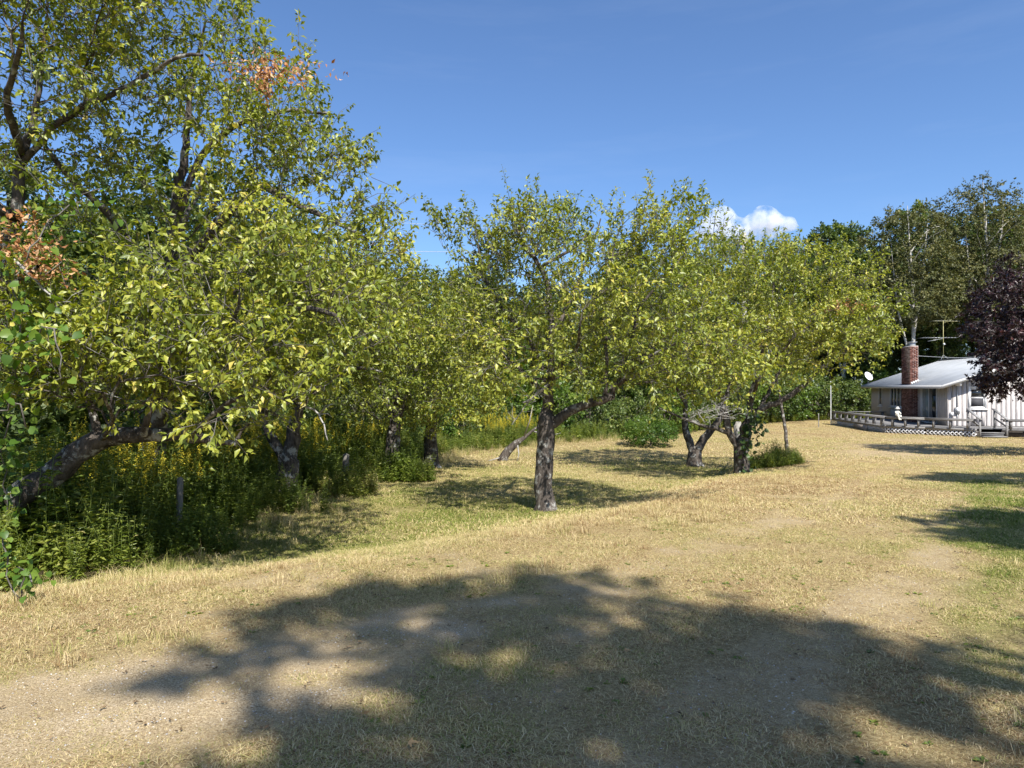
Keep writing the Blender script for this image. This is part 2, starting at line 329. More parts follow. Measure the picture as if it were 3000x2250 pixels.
LEAF_STAR = (np.array([(0, 0, 0), (.30, .50, .02), (.36, .16, .05), (1, 0, -.08), (.36, -.16, .05), (.30, -.50, .02), (.62, .36, -.02), (.62, -.36, -.02)]),
             np.zeros((0, 4), int), np.array([(0, 2, 1), (0, 4, 2), (0, 5, 4), (2, 4, 3), (0, 6, 2), (0, 4, 7)]))
def leaves(P, A, Nn, S, tpl):
    tv, q, t = tpl; a = nrm(A); bb = nrm(np.cross(Nn, a)); cc = np.cross(a, bb); n = len(P); k = len(tv)
    V = P[:, None, :] + S[:, None, None] * (tv[None, :, 0, None] * a[:, None, :] + tv[None, :, 1, None] * bb[:, None, :] + tv[None, :, 2, None] * cc[:, None, :])
    off = (np.arange(n) * k)[:, None, None]
    return V.reshape(-1, 3), (q[None] + off).reshape(-1, 4), (t[None] + off).reshape(-1, 3), k
def rdir(rng, n):
    return nrm(rng.normal(size=(n, 3)))
def catmull(P, step):
    P = np.asarray(P, float); Q = np.vstack([2 * P[0] - P[1], P, 2 * P[-1] - P[-2]]); out = []
    for i in range(1, len(Q) - 2):
        L = np.linalg.norm(Q[i + 1, :3] - Q[i, :3]); n = max(1, int(round(L / step)))
        for t in np.arange(n) / n:
            a, b_, c_, d = Q[i - 1], Q[i], Q[i + 1], Q[i + 2]
            out.append(0.5 * (2 * b_ + (c_ - a) * t + (2 * a - 5 * b_ + 4 * c_ - d) * t * t + (3 * b_ - a - 3 * c_ + d) * t ** 3))
    out.append(P[-1]); return np.array(out)

def sample_env(env, rng, n, clump=0.5, cs=1.1, shell=0.35):
    w = np.array([e[6] if len(e) > 6 else e[3] * e[4] * e[5] for e in env]); w = w / w.sum(); out = []
    for e, k in zip(env, rng.multinomial(n, w)):
        got = 0; tries = 0
        while got < k and tries < 40 * k:
            tries += 1
            d = rng.normal(size=3); d /= np.linalg.norm(d); r_ = (shell ** 3 + (1 - shell ** 3) * rng.random()) ** (1 / 3)
            p = np.array(e[:3]) + d * r_ * np.array(e[3:6])
            v = mnoise.noise(Vector(p) * cs) * 0.5 + 0.5
            if rng.random() < 1 - clump + clump * 2.6 * max(0, v - 0.36): out.append(p); got += 1
    return np.array(out)

def grow(limbs, att, bf=0.25, r0=0.0035, ex=2.25, rng=None, step=0.16):
    pos = []; par = []; rmin = []; ok = []
    for li, lb in enumerate(limbs):
        lb = np.asarray(lb, float); P = catmull(lb, step); base = -1
        if pos:
            d = np.linalg.norm(np.array(pos) - P[0, :3], axis=1); base = int(d.argmin())
        for i, p in enumerate(P):
            q = p[:3].copy()
            if 0 < i < len(P) - 1: q = q + rng.normal(size=3) * (max(p[3], 0.012) * 0.22 if p[3] < .07 else p[3] * 0.07)
            pos.append(q); par.append(base); base = len(pos) - 1; rmin.append(max(p[3], 0.004)); ok.append(li > 0 or i > 0.8 * len(P))
    n0 = len(pos); Nn = len(att); tot = n0 + Nn
    Pn = np.zeros((tot, 3)); Pn[:n0] = pos; pr = np.full(tot, -1); pr[:n0] = par; pl = np.zeros(tot)
    for i in range(n0): pl[i] = 0 if par[i] < 0 else pl[par[i]] + np.linalg.norm(Pn[i] - Pn[par[i]])
    C = np.linalg.norm(att[:, None, :] - Pn[None, :n0], axis=2) + bf * pl[None, :n0] + np.where(np.array(ok), 0, 1e6)[None]
    best = C.min(1); bi = C.argmin(1); alive = np.ones(Nn, bool)
    for k in range(Nn):
        j = int(np.where(alive, best, 1e12).argmin()); i = n0 + k
        Pn[i] = att[j]; pr[i] = bi[j]; pl[i] = pl[bi[j]] + np.linalg.norm(att[j] - Pn[bi[j]]); alive[j] = False
        nd = np.linalg.norm(att - att[j], axis=1) + bf * pl[i]; m = nd < best
        best = np.where(m, nd, best); bi = np.where(m, i, bi)
    # split long twigs into crooked pieces
    P2 = list(Pn[:n0]); r2 = list(pr[:n0]); mp = {i: i for i in range(n0)}
    for i in range(n0, tot):
        a = P2[mp[pr[i]]]; e = Pn[i]; L = np.linalg.norm(e - a); k = int(L / 0.22); base = mp[pr[i]]
        for q in range(1, k + 1):
            t = q / (k + 1); s = a + (e - a) * t + rng.normal(size=3) * 0.055 * L * math.sin(math.pi * t) ** 0.7 + np.array([0, 0, 0.05 * L * math.sin(math.pi * t)])
            P2.append(s); r2.append(base); base = len(P2) - 1
        P2.append(e); r2.append(base); mp[i] = len(P2) - 1
    P2 = np.array(P2); r2 = np.array(r2); n = len(P2)
    acc = np.zeros(n); kids = np.zeros(n, int)
    for i in range(n - 1, -1, -1):
        if kids[i] == 0: acc[i] += r0 ** ex
        if r2[i] >= 0: acc[r2[i]] += acc[i]; kids[r2[i]] += 1
    rad = acc ** (1 / ex); rad[:n0] = np.maximum(np.array(rmin), np.minimum(rad[:n0], np.array(rmin) * 1.25))
    for i in range(n0, n): rad[i] = min(rad[i], rad[r2[i]] * 0.9)
    return P2, r2, rad, n0, kids

def branch_mesh(P, par, rad, kids, rng, rmin_draw=0.0, rough=0.16):
    n = len(P); main = np.full(n, -1); mr = np.zeros(n)
    for i in range(n):
        p = par[i]
        if p >= 0 and rad[i] > mr[p]: mr[p] = rad[i]; main[p] = i
    mb = MB()
    for i in range(n):
        p = par[i]
        if p >= 0 and main[p] == i: continue
        ch = [i]; k = i
        while main[k] >= 0: k = main[k]; ch.append(k)
        pts = P[ch]; rr = rad[ch]
        if p >= 0: pts = np.vstack([P[p], pts]); rr = np.concatenate([[min(rad[p], rad[i] * 1.15)], rr])
        if len(pts) < 2 or rr[0] < rmin_draw: continue
        m = rr.max(); k_ = 12 if m > 0.09 else 8 if m > 0.04 else 5 if m > 0.012 else 3
        V, f = tube(pts, rr, k_, rough=rough if m > 0.03 else 0, rng=rng); mb.add(V, f)
    return mb

def crown(P, par, rad, n0, rng, spn=1.6, L=(0.12, 0.38), dl=0.03, size=0.07, up=0.35, droop=0.35, centre=None, tpl=LEAF_MID, thr=0.014, tmean=0.45, tclump=0.2, tlight=0.17, sprout=0.0, twigs=True, bare=0.0, nup=0.6, tipb=1.0):
    idx = np.where((rad < thr) & (np.arange(len(P)) >= min(n0, len(P))))[0]
    cnt = rng.poisson(spn, len(idx)); S = P[idx].repeat(cnt, 0); pid = par[idx].repeat(cnt)
    ed = nrm(S - P[pid]); out = nrm(S - (centre if centre is not None else P.mean(0)))
    n = len(S); ln = rng.uniform(L[0], L[1], n)
    D = nrm(0.45 * ed + 0.45 * out + 0.85 * rdir(rng, n) + np.array([0, 0, up]))
    if sprout > 0:                                                        # upright water sprouts on the top of the crown
        top = S[:, 2] > np.quantile(S[:, 2], 0.72); sp = top & (rng.random(n) < sprout)
        D[sp] = nrm(D[sp] * 0.25 + np.array([0, 0, 1.0]) + 0.3 * out[sp]); ln[sp] = rng.uniform(0.25, 0.65, sp.sum())
    bend = rdir(rng, n) * 0.10 * ln[:, None] + np.array([0, 0, 0.05]) * ln[:, None]
    Mid = S + D * (ln * 0.5)[:, None] + bend; En = S + D * ln[:, None]
    isbare = rng.random(n) < bare
    nl = np.maximum(3, (ln / dl).astype(int)); nl[isbare] = 0
    sid = np.arange(n).repeat(nl); t = 1 - 0.8 * rng.random(len(sid)) ** tipb
    LP = S[sid] * ((1 - t) ** 2)[:, None] + 2 * Mid[sid] * (t * (1 - t))[:, None] + En[sid] * (t * t)[:, None]
    A = nrm(0.55 * D[sid] + 0.95 * rdir(rng, len(sid)) + np.array([0, 0, -droop]))
    LP = LP + A * (0.012 + 0.018 * rng.random(len(sid)))[:, None]
    Nn = nrm(np.array([0, 0, nup]) + 0.35 * out[sid] + 0.6 * rdir(rng, len(sid)))
    sz = size * np.clip(rng.normal(1, 0.3, len(sid)), 0.4, 1.6) * (1 - 0.25 * (t > 0.85))
    cl = np.array([mnoise.noise(Vector(p) * 0.9) for p in S]) if n else np.zeros(0)
    tint = np.clip(tmean + tclump * 1.6 * cl[sid] + tlight * rng.normal(size=len(sid)) + 0.3 * (rng.random(len(sid)) > 0.98), 0, 1)
    V, q, tr, k = leaves(LP, A, Nn, sz, tpl)
    res = [V, q, tr, tint.repeat(k)]
    tw = None
    if twigs and n:
        a = np.stack([S, Mid, En], 1); d = nrm(En - S); u = nrm(np.cross(d, np.array([0.3, 0.5, 0.8]))); v = np.cross(d, u)
        ang = np.arange(3) * 2.094; ring = np.cos(ang)[None, :, None] * u[:, None, :] + np.sin(ang)[None, :, None] * v[:, None, :]
        rr = np.array([0.0042, 0.0032, 0.0018])
        TV = (a[:, :, None, :] + rr[None, :, None, None] * ring[:, None]).reshape(-1, 3)
        fq = np.array([(s_ * 3 + j, s_ * 3 + (j + 1) % 3, s_ * 3 + 3 + (j + 1) % 3, s_ * 3 + 3 + j) for s_ in range(2) for j in range(3)])
        tw = (TV, (fq[None] + (np.arange(n) * 9)[:, None, None]).reshape(-1, 4))
    return res, tw, LP

def make_tree(name, label, cat, base, limbs, env, n_att, seed, group=None, mats=('bark', 'apple_leaf'), bf=0.25, clump=0.55, cs=1.1, shell=0.35, rmin_draw=0.0, dead=None, nests=None, r0=0.0035, **ck):
    rng = np.random.default_rng(seed); base = np.asarray(base, float)
    limbs = [[(q[0] - base[0], q[1] - base[1], q[2] - base[2], q[3]) for q in lb] for lb in limbs]
    env = [(e[0] - base[0], e[1] - base[1], e[2] - base[2], *e[3:]) for e in env]
    att = sample_env(env, rng, n_att, clump, cs, shell)
    P, par, rad, n0, kids = grow(limbs, att, bf=bf, rng=rng, r0=r0)
    root = empty(name, base); tag(root, label, cat, group)
    trunk_mb = branch_mesh(P, par, rad, kids, rng, rmin_draw)
    trunk = trunk_mb.build('trunk', M[mats[0]], root, smooth=True)
    ctr = np.mean([e[:3] for e in env], axis=0) - np.array([0, 0, 0.6])
    (V, q, t, ti), tw, LP = crown(P, par, rad, n0, rng, centre=ctr, **ck)
    cr = mobj('crown', raw_mesh('crown', V, [q, t], M[mats[1]], False, {'tint': ti}), root); cr['kind'] = 'stuff'
    if tw is not None: mobj('twigs', raw_mesh('twigs', tw[0], [tw[1]], M['twig']), root)['kind'] = 'stuff'
    for lb in dead or []:
        lb = [(q_[0] - base[0], q_[1] - base[1], q_[2] - base[2], q_[3]) for q_ in lb]
        C = catmull(lb, 0.08); C[1:-1, :3] += rng.normal(size=(len(C) - 2, 3)) * 0.008
        mb = MB(); mb.tube(C[:, :3], C[:, 3], 6)
        for k in range(len(lb) * 2):
            i = rng.integers(1, len(C)); d = nrm(rdir(rng, 1)[0] + np.array([0, 0, 0.2])); l_ = rng.uniform(0.1, 0.4)
            mb.tube(np.array([C[i, :3], C[i, :3] + d * l_ * 0.5 + rng.normal(size=3) * 0.02, C[i, :3] + d * l_]), [0.005, 0.004, 0.002], 4)
        db = mb.build('dead_branch', M['deadwood'], root, smooth=True); db['label'] = 'bare grey dead branch'
    for (c_, r_, nn) in nests or []:                                      # web of withered brown leaves
        c_ = np.asarray(c_) - base; p = c_ + rng.normal(size=(nn, 3)) * np.array(r_); A = nrm(rdir(rng, nn) + np.array([0.5, 0, -0.5]))
        V, q, t, k = leaves(p, A, rdir(rng, nn), 0.055 * rng.uniform(0.6, 1.3, nn), LEAF_FINE)
        nb = mobj('withered_leaves', raw_mesh('withered_leaves', V, [q, t], M['brown_leaf'], False, {'tint': rng.random(nn).repeat(k)}), root)
        nb['label'] = 'webbed clump of withered orange brown leaves'; nb['kind'] = 'stuff'
    return root
def copy_tree(o, loc, rz, scale, label=None, group=None):
    c_ = o.copy(); COL.objects.link(c_); c_.location = loc; c_.rotation_euler = (0, 0, rz); c_.scale = scale
    if label: c_['label'] = label
    if group: c_['group'] = group
    for ch in o.children:
        d = ch.copy(); COL.objects.link(d); d.parent = c_
    return c_
def L(Y, *pts):                                                           # limb from photograph bearings: (x, y, radius[, depth])
    out = []
    for p in pts:
        w = W(p[0], p[1], p[3] if len(p) > 3 else Y); out.append((*w, p[2]))
    return out
# ------------------------------------------------------------------ the old apple trees
def gp(tx, ty, Y): w = W(tx, ty, Y); return (w[0], w[1], gz(w[0], w[1]))
def down(lb):                                                             # start a trunk a little under the turf
    x, y, z, r = lb[0]; g = gz(x, y); return [(x, y, g - 0.08, r * 1.5)] + [(x, y, g + 0.10, r * 1.08)] + lb[1:]
near = dict(clump=.75, cs=1.35, tpl=LEAF_FINE, size=0.075, spn=1.45, L=(.16, .46), dl=0.024, tipb=1.7, sprout=0.16, droop=0.45, bare=.09)
mid = dict(clump=.75, cs=1.35, tpl=LEAF_MID, size=0.078, spn=1.6, L=(.16, .46), dl=0.024, tipb=1.7, sprout=0.24, droop=0.4, bare=.09)

lb = [down(L(9.5, (440, 1480, .17, 10.4), (455, 1300, .15, 10.2), (495, 1000, .12), (505, 750, .09))),
      L(9.5, (505, 760, .085), (520, 560, .07), (540, 450, .05), (560, 250, .03), (600, 60, .015)),
      L(9.5, (515, 800, .08), (640, 650, .062, 9.2), (752, 553, .05, 8.9), (850, 590, .04, 8.6), (960, 640, .028, 8.4), (1080, 700, .012, 8.2)),
      L(9.5, (495, 1000, .06), (600, 980, .05, 8.8), (730, 940, .042, 8.0), (880, 905, .032, 7.4), (985, 925, .02, 7.0)),
      L(9.5, (490, 900, .06), (330, 640, .05, 9.0), (200, 520, .04, 8.6), (100, 380, .02, 8.2)),
      L(9.5, (490, 1050, .07), (560, 1000, .05, 8.4), (640, 1010, .035, 7.4), (700, 900, .02, 6.6)),
      L(9.5, (510, 640, .05), (620, 420, .04, 9.4), (800, 330, .03, 9.2), (960, 330, .015, 9.0)),
      L(9.5, (500, 850, .06), (520, 700, .045, 10.6), (600, 520, .03, 11.4))]
env = [(-4.4, 9.1, 4.7, 2.1, 2.7, 2.4, 8.5), (-2.6, 8.7, 3.7, 1.25, 1.6, 1.1, 3.6), (-2.75, 8.9, 4.85, 0.85, 1.3, .7, 1.6), (-2.75, 7.4, 2.45, 1.45, 1.3, .85, 4.2), (-1.9, 8.3, 2.9, .8, 1.0, .7, 1.6)]
apple_tall = make_tree('apple_tree', 'tall old apple tree towering over the weedy bank, brown withered leaves near its top', 'tree', gp(440, 1480, 10.4), lb, env, 1150, 11,
    nests=[(W(800, 205, 7.3), (.26, .14, .05), 300), (W(770, 240, 7.3), (.05, .06, .10), 110)],
    dead=[L(7.6, (1440 / 2.07, 950, .012), (760, 1080, .009), (765, 1090, .006)), L(8, (870, 1180, .014, 7.4), (930, 1210, .01, 7.3), (960, 1290, .006, 7.2))],
    tmean=0.5, **near)

lb = [down(L(7.8, (-190, 1600, .17), (-120, 1570, .16), (0, 1492, .145), (150, 1390, .135), (290, 1290, .115), (430, 1274, .082), (570, 1282, .06), (690, 1300, .03, 7.3))),
      L(7.8, (290, 1290, .05), (270, 1200, .04), (215, 1080, .025), (180, 980, .015)), L(7.6, (420, 1270, .04), (450, 1170, .03), (500, 1040, .018)),
      L(7.4, (560, 1280, .035), (640, 1200, .025, 7.0), (760, 1130, .015, 6.6)), L(7.6, (300, 1285, .03), (330, 1230, .02, 7.0), (300, 1150, .012, 6.3))]
env = [(-4.0, 7.2, 2.05, 1.7, .9, .6, 6), (-2.7, 6.9, 1.75, 1.0, .8, .55, 2.4), (-4.9, 6.9, 2.2, .9, .8, .7, 2)]
make_tree('apple_tree', 'apple tree with a thick trunk leaning out over the dark weeds', 'tree', gp(-190, 1600, 7.8), lb, env, 480, 12, tmean=0.55, **{**near, 'size': .078, 'spn': 1.7})

lb = [down(L(7.9, (-160, 1560, .18), (-110, 1200, .15), (-30, 900, .12), (40, 640, .075))), L(7.9, (40, 650, .075), (60, 480, .055), (100, 330, .035), (130, 100, .02)),
      L(7.9, (60, 480, .04), (203, 335, .034, 7.6), (380, 250, .027, 7.3), (520, 165, .02, 7.0), (590, 160, .012, 6.8)), L(7.9, (30, 640, .06), (-120, 500, .04, 7.5), (-260, 330, .02)),
      L(7.9, (70, 460, .05), (20, 300, .035, 7.2), (60, 120, .02, 6.6)), L(7.9, (-20, 880, .05), (60, 820, .03, 7.0), (110, 780, .015, 6.4))]
env = [(-5.1, 7.5, 5.35, 1.7, 1.9, 1.5, 6), (-4.3, 7.0, 5.9, 1.2, 1.3, .8, 2.4), (-5.6, 7.0, 3.3, 1.0, 1.0, .8, 1.6)]
make_tree('apple_tree', 'apple tree at the picture edge with orange withered leaves on a low branch', 'tree', gp(-160, 1560, 7.9), lb, env, 640, 13,
    nests=[(W(60, 720, 6.6), (.16, .15, .10), 260), (W(130, 790, 6.6), (.10, .1, .06), 120), (W(60, 640, 6.8), (.10, .1, .05), 60)],
    dead=[L(6.6, (40, 760, .014), (110, 830, .011), (200, 910, .006))], tmean=0.5, **near)

lb = [down(L(12.2, (838, 1440, .21), (842, 1380, .18), (842, 1335, .16))), L(12.2, (835, 1345, .1), (800, 1290, .085), (775, 1220, .07), (780, 1120, .045), (760, 1000, .02)),
      L(12.2, (850, 1340, .13), (862, 1260, .11), (875, 1180, .085), (900, 1100, .05), (940, 980, .03), (960, 850, .015)), L(12.2, (870, 1200, .06), (950, 1120, .045, 11.6), (1050, 1080, .03, 11), (1120, 1090, .012, 10.6)),
      L(12.2, (780, 1210, .05), (700, 1110, .03, 11.6), (640, 1060, .015, 11.2))]
env = [(-3.9, 12.2, 3.05, 2.1, 1.9, 1.3, 6), (-2.9, 11.8, 2.3, 1.2, 1.3, .7, 2.2), (-4.9, 11.8, 2.3, 1.0, 1.2, .6, 1.6)]
make_tree('apple_tree', 'forked apple tree with pale bark rising from the weeds beside the goldenrod', 'tree', gp(838, 1440, 12.2), lb, env, 760, 14, tmean=0.42, **{**mid, 'spn': 1.9})

lb = [down(L(17, (1155, 1370, .2), (1152, 1290, .16), (1160, 1230, .13))), L(17, (1160, 1240, .09), (1120, 1140, .06), (1080, 1020, .03)), L(17, (1162, 1235, .09), (1200, 1130, .06), (1250, 1000, .03)), L(17, (1160, 1180, .07), (1165, 1020, .045, 16.4), (1150, 900, .02, 16))]
env = [(-2.9, 17, 3.1, 2.1, 1.9, 1.5, 6), (-2.6, 16.3, 2.2, 1.7, 1.4, .75, 2.5), (-2.7, 16.2, 1.45, 1.9, 1.3, .55, 2.4)]
make_tree('apple_tree', 'apple tree beside the mown aisle, its trunk half hidden by brambles', 'tree', gp(1155, 1363, 17), lb, env, 780, 15, tmean=0.4, **{**mid, 'size': .085})
lb = [down(L(20.3, (1266, 1334, .22), (1262, 1270, .17), (1268, 1215, .13))), L(20.3, (1266, 1225, .08), (1240, 1130, .05), (1200, 1020, .02)), L(20.3, (1268, 1220, .09), (1310, 1120, .055), (1350, 1010, .02)), L(20.3, (1268, 1160, .06), (1275, 1020, .04), (1280, 920, .02))]
env = [(-2.2, 20.2, 3.0, 2.1, 2.0, 1.6, 6), (-1.7, 19.5, 1.9, 1.6, 1.4, .85, 3), (-1.9, 19.3, 1.2, 1.9, 1.3, .6, 2.6)]
make_tree('apple_tree', 'low bushy apple tree at the far end of the weedy bank', 'tree', gp(1266, 1334, 20.3), lb, env, 780, 16, tmean=0.58, **{**mid, 'size': .09})

# the apple tree in the middle of the lawn
lb = [down(L(11.7, (1597, 1475, .158), (1592, 1420, .148), (1596, 1330, .145), (1599, 1250, .142), (1601, 1212, .12))),
      L(11.7, (1601, 1215, .10), (1608, 1130, .075), (1612, 1073, .06), (1610, 861, .045), (1580, 780, .037), (1525, 704, .027), (1500, 600, .012)),
      L(11.7, (1622, 1240, .085), (1665, 1205, .08), (1730, 1180, .075), (1790, 1160, .07), (1806, 1110, .048), (1851, 997, .036), (1867, 915, .03), (1905, 860, .022), (2010, 740, .012)),
      L(11.7, (1770, 1165, .035), (1778, 1050, .03), (1770, 888, .025), (1800, 720, .014)),
      L(11.7, (1604, 1140, .045), (1560, 1010, .038), (1509, 948, .034), (1433, 845, .026), (1400, 720, .014)),
      L(11.7, (1606, 1120, .05), (1650, 1060, .04, 11.2), (1690, 1020, .03, 10.6), (1700, 950, .015, 10)),
      L(11.7, (1610, 1000, .04), (1660, 900, .035, 12.2), (1720, 760, .022, 12.8), (1760, 640, .012, 13)),
      L(11.7, (1580, 785, .03), (1690, 720, .024), (1740, 660, .014)),
      L(11.7, (1600, 1160, .045), (1500, 1060, .03, 12.4), (1400, 1000, .018, 12.9)),
      L(11.7, (1800, 1140, .04), (1880, 1060, .03, 11.2), (1990, 1000, .018, 10.8))]
env = [(1.15, 11.7, 3.4, 2.2, 2.1, 1.15, 8), (0.05, 11.4, 2.5, 1.25, 1.4, .75, 2.4), (2.3, 11.2, 2.45, 1.45, 1.5, .8, 3.2), (0.1, 11.7, 4.25, 1.05, 1.0, .42, 1.2), (2.5, 11.9, 4.2, 1.1, 1.1, .48, 1.5), (-0.85, 11.6, 4.2, .5, .5, .5, .3), (0.3, 11.0, 2.0, 1.4, 1.2, .45, 1.6), (2.6, 11.0, 1.95, 1.5, 1.3, .5, 2.0)]
make_tree('apple_tree', 'apple tree with a straight dark trunk standing alone in the middle of the lawn', 'tree', gp(1597, 1472, 11.7), lb, env, 1350, 17, tmean=0.5,
    dead=[L(11.3, (1604, 1128, .022), (1575, 1150, .022), (1553, 1172, .024), (1532, 1180, .012)), L(11.3, (1553, 1172, .009), (1520, 1215, .008), (1498, 1245, .004))],
    **{**near, 'size': .075, 'spn': 1.5, 'sprout': .22})

lb = [down(L(17, (2176, 1380, .17), (2172, 1330, .16), (2178, 1290, .15), (2190, 1240, .12))), L(17, (2168, 1318, .09), (2150, 1290, .085), (2136, 1268, .08), (2128, 1224, .07), (2110, 1150, .05), (2060, 1020, .03), (2040, 900, .015)),
      L(17, (2134, 1268, .055), (2100, 1256, .05), (2070, 1250, .045), (2000, 1225, .03), (1930, 1195, .015)), L(17, (2190, 1240, .09), (2225, 1200, .075), (2274, 1182, .065), (2334, 1142, .06), (2400, 1085, .045), (2490, 1010, .02)),
      L(17, (2190, 1235, .08), (2210, 1120, .055), (2250, 960, .035), (2270, 800, .018)), L(17, (2200, 1180, .05), (2240, 1080, .04, 16), (2300, 1020, .025, 15), (2330, 980, .012, 14.5)), L(17, (2230, 1190, .05), (2300, 1060, .035, 18), (2400, 900, .02, 19))]
env = [(6.3, 17, 3.65, 2.75, 2.5, 1.4, 8), (5.0, 16.3, 2.6, 1.6, 1.5, .85, 2.2), (7.75, 17, 3.05, 1.3, 1.5, .8, 2.4), (6.3, 15.6, 2.7, 1.9, 1.2, .9, 2.4), (5.9, 17.4, 4.85, 1.6, 1.3, .35, 1.0)]
rngD = np.random.default_rng(5)
dead = [L(15.6, (2110 + rngD.uniform(-60, 60), 1190 + rngD.uniform(-25, 25), .0042), (2090 + rngD.uniform(-80, 80), 1205 + rngD.uniform(-30, 30), .0035), (2090 + rngD.uniform(-110, 110), 1215 + rngD.uniform(-20, 35), .003)) for k in range(11)]
make_tree('apple_tree', 'wide apple tree with forked ivy clad trunk and bare silver twigs, nearest the drive', 'tree', gp(2176, 1379, 17), lb, env, 1150, 18, tmean=0.55, dead=dead,
    nests=[(W(2470, 900, 15.5), (.30, .2, .08), 200)], **{**mid, 'size': .08, 'spn': 1.6})
lb = [down(L(21, (2035, 1338, .2), (2035, 1318, .19))), L(21, (2030, 1322, .13), (2018, 1290, .11), (2006, 1245, .09), (2006, 1170, .06), (1980, 1050, .03)), L(21, (2042, 1320, .13), (2062, 1285, .12), (2092, 1250, .1), (2120, 1200, .08), (2150, 1080, .05), (2180, 940, .02)),
      L(21, (2006, 1180, .05), (1950, 1080, .035, 20), (1900, 1000, .015, 19.5)), L(21, (2010, 1150, .05), (2060, 980, .035), (2080, 820, .015))]
env = [(5.1, 21, 3.6, 2.6, 2.4, 1.7, 8), (3.8, 20.4, 2.6, 1.6, 1.6, .9, 2.5), (6.3, 21, 5.2, 1.6, 1.5, .8, 1.6)]
make_tree('apple_tree', 'apple tree with a V shaped twin trunk in deep shade', 'tree', gp(2035, 1338, 21), lb, env, 800, 19, tmean=0.42, **{**mid, 'size': .09})

# ------------------------------------------------------------------ dark purple maple at the edge, and the trees whose shade falls on the lawn
mp_ = dict(tpl=LEAF_STAR, size=0.13, spn=2.0, L=(0.15, 0.45), dl=0.045, droop=0.6, up=0.15, sprout=0)
b_ = (18.6, 23.6, gz(18.6, 23.6))
lb = [[(18.6, 23.6, b_[2] - .1, .25), (18.5, 23.5, .6, .2), (18.4, 23.4, 1.6, .17)], [(18.4, 23.4, 1.5, .1), (17.2, 22.9, 2.4, .07), (15.8, 22.3, 2.9, .04), (14.9, 21.9, 2.6, .02)], [(18.4, 23.4, 1.6, .12), (18.1, 23.2, 3.5, .08), (17.8, 22.9, 5.3, .03)],
      [(18.3, 23.3, 2.2, .08), (17.0, 22.4, 3.7, .05), (15.9, 21.9, 4.0, .02)], [(18.4, 23.4, 1.8, .1), (19.8, 23.2, 3.4, .05), (20.9, 23.0, 4.4, .02)]]
env = [(17.9, 22.9, 4.15, 3.0, 2.7, 2.0, 8), (15.6, 22.0, 3.3, 1.4, 1.6, .75, 2.2), (15.3, 21.7, 2.1, 1.0, 1.2, .75, 1.6), (16.6, 21.8, 2.2, 1.2, 1.2, .8, 1.6)]
maple = make_tree('maple_tree', 'dark purple leaved maple overhanging the cabin end wall', 'tree', b_, lb, env, 1150, 21, mats=('bark', 'maple_leaf'), clump=.6, shell=.5, tmean=.4, **mp_)
def shade_tree(base, c, r, seed, label, n=520, hole=.8, cs=.75, **kw):
    x, y = base; g = gz(x, y); cx, cy_, cz = c
    lb = [[(x, y, g - .1, .24), (x, y, 1.4, .19), (x + .1 * (cx - x), y + .1 * (cy_ - y), cz - r[2] * .9, .15)]]
    for k in range(6):
        a = k * 1.05 + seed; lb.append([(*np.array(lb[0][-1][:3]), .07), (cx + .35 * r[0] * math.cos(a), cy_ + .35 * r[1] * math.sin(a), cz - .1, .045), (cx + .7 * r[0] * math.cos(a), cy_ + .7 * r[1] * math.sin(a), cz + .3 * r[2], .015)])
    ck = dict(tpl=LEAF_FAR, size=0.17, spn=2.6, L=(0.2, 0.6), dl=0.05, droop=.4, tmean=.4, twigs=False); ck.update(kw)
    return make_tree('shade_tree', label, 'tree', (x, y, g), lb, [(cx, cy_, cz, *r)], n, seed, mats=('bark', 'wood_leaf'), clump=hole, cs=cs, shell=.2, **ck)
shade_tree((6.0, -8.8), (4.55, -7.6, 15.0), (2.3, 1.7, 1.9), 31, 'broadleaf tree behind the viewer that throws the dappled shade over the gravel', 235, 1.0, .7)
shade_tree((8.6, -6.6), (7.5, -5.9, 12.0), (1.8, 1.0, 0.9), 34, 'broadleaf tree behind the viewer whose shade falls on the near verge', 105, 1.0, .9)
shade_tree((11.7, -.4), (10.4, .2, 10.0), (2.3, 1.5, 1.5), 32, 'broadleaf tree just outside the picture shading the green verge', 230, 1.0, .7)
shade_tree((14.4, 7.0), (13.0, 7.7, 8.0), (2.4, 1.1, 1.2), 33, 'broadleaf tree outside the picture shading the lawn before the maple', 210, 1.0, .7)
